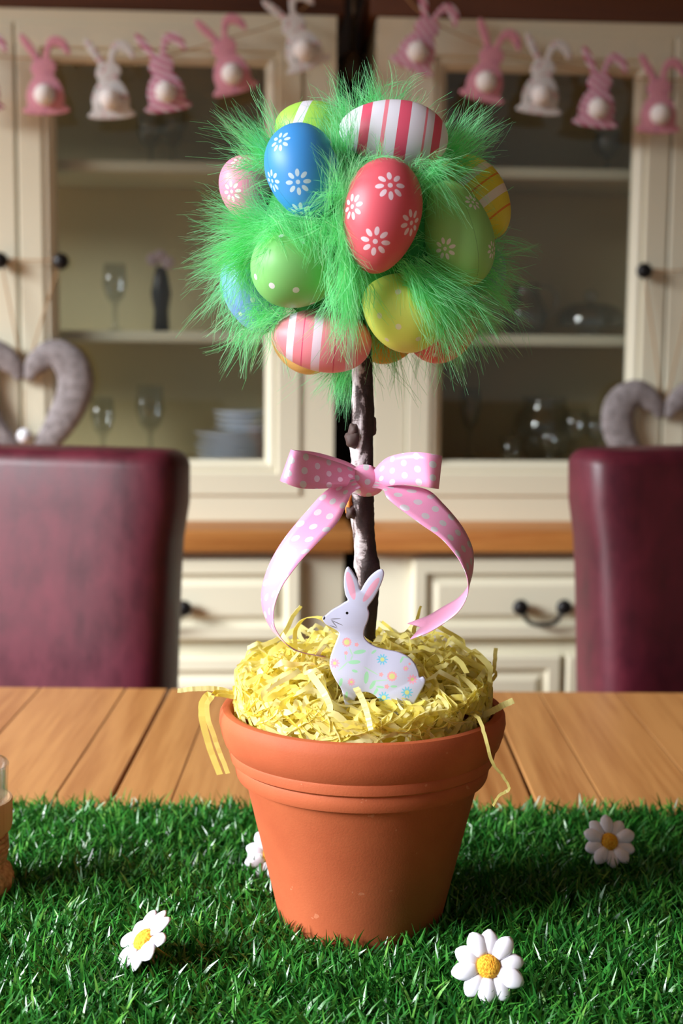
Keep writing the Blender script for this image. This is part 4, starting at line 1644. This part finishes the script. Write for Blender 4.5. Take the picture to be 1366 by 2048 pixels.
strip('tail', [(752, 960, .672), (790, 968, .668), (853, 979, .664), (887, 1008, .662), (921, 1048, .660), (941, 1085, .660), (947, 1112, .661), (945, 1146, .664), (936, 1172, .668), (917, 1195, .671), (887, 1213, .672), (853, 1233, .672), (815, 1247, .671)],
      [(744, 975, .670), (766, 980, .664), (778, 1000, .659), (837, 1045, .653), (880, 1075, .650), (911, 1109, .647), (928, 1138, .645), (936, 1165, .645), (934, 1193, .648), (917, 1223, .652), (887, 1247, .654), (853, 1267, .655), (820, 1279, .655)], 72, 7, v0=0.55, notch=4)
# knot: a folded pad of ribbon wrapped round the front
V, F = [], []
U = []
nk, mk = 28, 14
ca, sa = math.cos(math.radians(-18)), math.sin(math.radians(-18))
for i in range(mk + 1):
    th_ = PI * i / mk
    for j in range(nk):
        ph_ = 2 * PI * j / nk
        x = 0.0088 * math.sin(th_) * math.copysign(abs(math.cos(ph_)) ** 0.8, math.cos(ph_))
        y = 0.0062 * math.sin(th_) * math.sin(ph_)
        z = 0.0076 * -math.cos(th_)
        x *= 1 + 0.10 * math.sin(5 * ph_ + 1)
        z *= 1 + 0.08 * math.sin(3 * ph_)
        V.append((x * ca - z * sa, y - 0.002, x * sa + z * ca))
        U.append((0.46 + x / 0.0150, 0.2 + z / 0.0150))
for i in range(mk):
    for j in range(nk):
        j2 = (j + 1) % nk
        F.append((i * nk + j, i * nk + j2, (i + 1) * nk + j2, (i + 1) * nk + j))
mesh('knot', V, F, RIBBON, bow, uv=U)
# band round the stem
c_ = at(724, 962, PY) - boff
V, F = [], []
for i in range(3):
    for j in range(28):
        a = 2 * PI * j / 28
        V.append((c_.x + 0.0072 * math.cos(a), c_.y + 0.0072 * math.sin(a), c_.z + (i - 1) * 0.006))
for i in range(2):
    for j in range(28):
        F.append((i * 28 + j, i * 28 + (j + 1) % 28, (i + 1) * 28 + (j + 1) % 28, (i + 1) * 28 + j))
bd = mesh('stem_band', V, F, RIBBON, bow, uv=[(0.5, 0.13)] * len(V))
bd.modifiers.new('thickness', 'SOLIDIFY').thickness = 0.0004

# ------------------------------------------------------------------ wooden rabbit
RO = [(118, 600), (150, 570), (220, 510), (290, 470), (350, 430), (385, 405), (360, 350), (345, 270), (342, 190), (352, 105), (378, 55), (408, 68), (450, 130), (492, 210), (516, 298), (560, 230), (620, 150), (690, 92), (742, 76), (766, 112), (750, 190), (710, 290), (650, 400), (597, 478), (612, 540), (600, 620), (566, 710), (562, 790), (610, 855), (700, 905), (820, 935), (930, 957), (1030, 1002), (1100, 1072), (1140, 1160), (1152, 1218), (1190, 1214), (1216, 1250), (1195, 1320), (1150, 1400), (1100, 1500), (1060, 1600), (860, 1620), (770, 1560), (715, 1450), (630, 1392), (540, 1388), (480, 1440), (440, 1560), (380, 1580), (330, 1370), (270, 1270), (215, 1160), (198, 1080), (210, 1000), (250, 890), (288, 790), (292, 748), (230, 704), (150, 660)]
YR = 0.648
KR_ = 0.1903
rc = at(620 + 700 * KR_, 1120 + 1450 * KR_, YR)
s0 = YR / FPX * KR_ * 1.012


def rl(x, y):
    return ((x - 700) * s0, -(y - 1450) * s0)


def mat_rabbit():
    M = Mat('painted_rabbit_print', srgb(206, 210, 238), 0.4)
    v = M.coord()
    x, _, z = M.xyz(v)
    base = srgb(206, 210, 238)
    col = base
    PK, GR, BL, YL, SA = srgb(240, 176, 204), srgb(166, 226, 190), srgb(126, 204, 236), srgb(222, 224, 150), srgb(244, 176, 186)

    def ell(cx, cy, hl, hw, ang, c):
        nonlocal col
        px, pz = rl(cx, cy)
        a = math.radians(ang)
        dx, dz = x - px, z - pz
        u = (dx * math.cos(a) + dz * math.sin(a)) / (hl * s0)
        w = (dz * math.cos(a) - dx * math.sin(a)) / (hw * s0)
        col = M.mix((u * u + w * w).lt(1.0), col, c)

    def line(x0, y0, x1, y1, w, c):
        ell((x0 + x1) / 2, (y0 + y1) / 2, math.hypot(x1 - x0, y1 - y0) / 2, w, -math.degrees(math.atan2(y1 - y0, x1 - x0)), c)

    def star(cx, cy, r, c, n, cc, inner=0.42, depth=0.22):
        nonlocal col
        px, pz = rl(cx, cy)
        dx, dz = x - px, z - pz
        rr = (dx * dx + dz * dz).sqrt() / (r * s0)
        an = dz.m('ARCTAN2', dx) * float(n)
        lim = an.m('COSINE') * depth + (1 - depth)
        col = M.mix(rr.lt(lim), col, c)
        col = M.mix(rr.lt(inner), col, cc)

    for l in ((370, 1040, 362, 965), (290, 1160, 400, 1050), (560, 1110, 710, 1195), (650, 1265, 815, 1248), (400, 900, 440, 990), (440, 990, 420, 1050), (690, 1330, 720, 1370), (960, 1000, 1040, 1010)):
        line(*l, 7, srgb(184, 226, 202))
    for e in ((515, 952, 66, 22, 10), (460, 1062, 64, 22, 4), (665, 950, 32, 13, 38), (465, 1157, 32, 15, -15), (588, 1225, 66, 24, 84), (655, 1302, 54, 20, 58), (960, 1032, 36, 12, 65), (880, 1318, 36, 13, 0), (735, 1325, 42, 13, -8), (690, 1375, 40, 16, 60), (318, 1278, 46, 18, 78), (380, 1412, 36, 15, 85)):
        ell(*e, GR)
    star(378, 850, 52, SA, 12, YL, 0.55, 0.08)
    star(860, 1210, 56, SA, 12, YL, 0.55, 0.08)
    for c in ((252, 1075, 54), (1075, 1240, 56), (430, 1275, 44), (1005, 1125, 32)):
        star(*c, PK, 9, YL, 0.33, 0.18)
    for c in ((482, 875, 24), (370, 965, 22), (805, 1320, 27), (745, 1192, 25), (1045, 1075, 15)):
        star(*c, SA, 5, SA, 0.1, 0.15)
    for c in ((755, 1030, 62), (1020, 1380, 66), (775, 1437, 66)):
        star(*c, BL, 10, YL, 0.36, 0.24)
    ell(415, 250, 152, 38, -76, PK)
    ell(630, 290, 152, 34, 57, PK)
    ell(378, 540, 15, 15, 0, srgb(14, 14, 16))
    ell(137, 597, 10, 19, -20, srgb(20, 20, 24))
    G_ = srgb(120, 120, 130)
    for l in ((203, 606, 312, 600), (208, 616, 334, 672), (215, 622, 275, 690), (195, 672, 280, 702)):
        line(*l, 4.5, G_)
    M.set('Base Color', col)
    return M.m


RP = catmull([(*rl(*p), 0) for p in RO], 180, True)
rab = thing('wooden_rabbit', 'flat white wooden rabbit painted with pastel flowers, standing in the yellow paper', 'rabbit', tuple(rc), (math.radians(-3), 0, 0))
plate_outline('cutout', [(p[0], p[1]) for p in RP], 0.0034, 0.0006, mat_rabbit(), rab, 2)
tube('pick', [(0.002, 0.003, 0.012), (0.004, 0.003, -0.035)], 0.0012, RAWWOOD, rab, 8)

# ------------------------------------------------------------------ daisies on the grass
def daisy_proto():
    t = thing('daisy', 'x', 'daisy', (0, 0, 0), None, 'fabric daisies on the grass runner')
    n = 10
    for i in range(n):
        V, F = [], []
        a0 = 2 * PI * i / n + random.uniform(-.06, .06)
        L = random.uniform(0.0112, 0.0124)
        w = random.uniform(0.0040, 0.0045)
        lift = 0.0010 if i % 2 else 0.0
        q = []
        nu, nv = 8, 7
        for iu in range(nu + 1):
            s = iu / nu
            prof_w = w * (0.42 + 0.58 * math.sin(PI / 2 * min(1, s / 0.6))) * (1 - max(0.0, (s - 0.45) / 0.55) ** 2.6) ** 0.75
            prof_w = max(prof_w, 0.0006)
            for iv in range(nv + 1):
                v = iv / nv * 2 - 1
                r = 0.0052 + L * s
                y = v * prof_w
                z = 0.0011 + lift + 0.0016 * (1 - v * v) * math.sin(PI * s) ** 0.6 - 0.0012 * s * s + 0.0008 * s
                q.append((r * math.cos(a0) - y * math.sin(a0), r * math.sin(a0) + y * math.cos(a0), z))
        for iu in range(nu):
            for iv in range(nv):
                a = iu * (nv + 1) + iv
                F.append((a, a + 1, a + nv + 2, a + nv + 1))
        o = mesh('petal', q, F, PETALM, t)
        o.modifiers.new('thickness', 'SOLIDIFY').thickness = 0.0006
    V, F = sphere_data((0, 0, 0), 1, 20, 12)
    mesh('centre', [(v[0] * 0.0057, v[1] * 0.0057, 0.0020 + v[2] * 0.0030) for v in V], F, FLOSS, t)
    tube('stem', [(0, 0, 0.0005), (0.0005, 0.0005, -0.009), (0.001, 0.001, -0.019)], 0.0011, STEMG, t, 8)
    return t


def put(px, py, zt, nrm, spin, label, first_=None, scale=1.0):
    p = atz(px, py, T + zt)
    q = Vector(nrm).normalized().to_track_quat('Z', 'Y') @ Quaternion((0, 0, 1), spin)
    o = first_ if first_ is not None else dup(DAISY)
    o.location = p
    o.rotation_mode = 'QUATERNION'
    o.rotation_quaternion = q
    o.scale = (scale,) * 3
    o['label'] = label
    return o


DAISY = daisy_proto()
put(976, 1934, 0.025, (0.0, -0.86, 0.52), 0.2, 'fabric daisy facing the camera, lowest and largest on the grass', DAISY, 0.98)
put(292, 1884, 0.021, (-0.62, -0.30, 0.72), 0.5, 'fabric daisy tilted away sideways, left of the pot', None, 1.02)
put(1217, 1685, 0.023, (0.12, -0.80, 0.60), 0.9, 'fabric daisy near the back edge of the runner, far right', None, 0.92)
put(545, 1712, 0.016, (0.1, -0.75, 0.6), 0.3, 'fabric daisy mostly hidden behind the left side of the pot', None, 0.95)

# ------------------------------------------------------------------ candle holder at the left edge
yv = 0.715
vx = at(-70, 1600, yv).x
zb2 = T + 0.0045
hold = thing('candle_holder', 'rope-wrapped wooden candle holder at the left edge on the grass', 'candle holder', (vx, yv, zb2))
zc1 = at(0, 1598, yv).z - zb2
zc0 = at(0, 1652, yv).z - zb2
zn = at(0, 1700, yv).z - zb2
zb1 = at(0, 1752, yv).z - zb2
rr_ = lambda px: (px + 70) * yv / FPX
lathe('wooden_cup', [(0, zc0 - 0.002), (rr_(22), zc0 - 0.002), (rr_(25), zc0 + 0.001), (rr_(26), zc1 - 0.001), (rr_(25), zc1), (rr_(20), zc1), (rr_(19), zc1 - 0.006), (0, zc1 - 0.006)], RAWWOOD, hold, 40, auto=40)
lathe('neck', [(rr_(10), zc0 - 0.0025), (rr_(14), zn), (rr_(4), zb1 + 0.004), (rr_(-6), zb1 - 0.004), (0, zb1 - 0.006)], RAWWOOD, hold, 36)
hel = []
for i in range(260):
    s = i / 259
    zz = zc0 - 0.004 + (zb1 + 0.004 - zc0 + 0.004) * s
    r = np.interp(zz, [zb1, zb1 + 0.004, zn, zc0], [rr_(-6), rr_(2), rr_(12), rr_(9)])
    a = s * 2 * PI * 7
    hel.append((r * math.cos(a), r * math.sin(a), zz))
tube('twine_wrap', hel, 0.0016, ROPE, hold, 7)
rb = 0.0115
cr_ = rr_(26) - rb
pts = [(cr_ * math.cos(2 * PI * i / 72), cr_ * math.sin(2 * PI * i / 72), rb + 0.0012 * math.sin(i)) for i in range(73)]
tube('rope_foot', pts, [rb * (1 + 0.05 * math.sin(i * 2.1)) for i in range(73)], ROPE, hold, 14, cap=False, up=(0, 0, 1))
lathe('base_disc', [(0, 0.0005), (cr_, 0.0005), (cr_, zb1 - 0.003), (rr_(-6), zb1 + 0.001), (0, zb1 + 0.001)], RAWWOOD, hold, 36)
zt_ = at(0, 1532, yv).z - (zb2 + zc1 - 0.0055)
vo = tag(lathe('votive_glass', [(0, 0), (rr_(14), 0), (rr_(15), 0.001), (rr_(19), zt_ - 0.001), (rr_(20), zt_), (rr_(18), zt_ + 0.001), (rr_(14), zt_), (rr_(10), 0.005), (0, 0.005)], GLASS, None, 40),
         'clear glass votive cup standing in the rope candle holder', 'votive')
vo.location = (vx, yv, zb2 + zc1 - 0.0055)
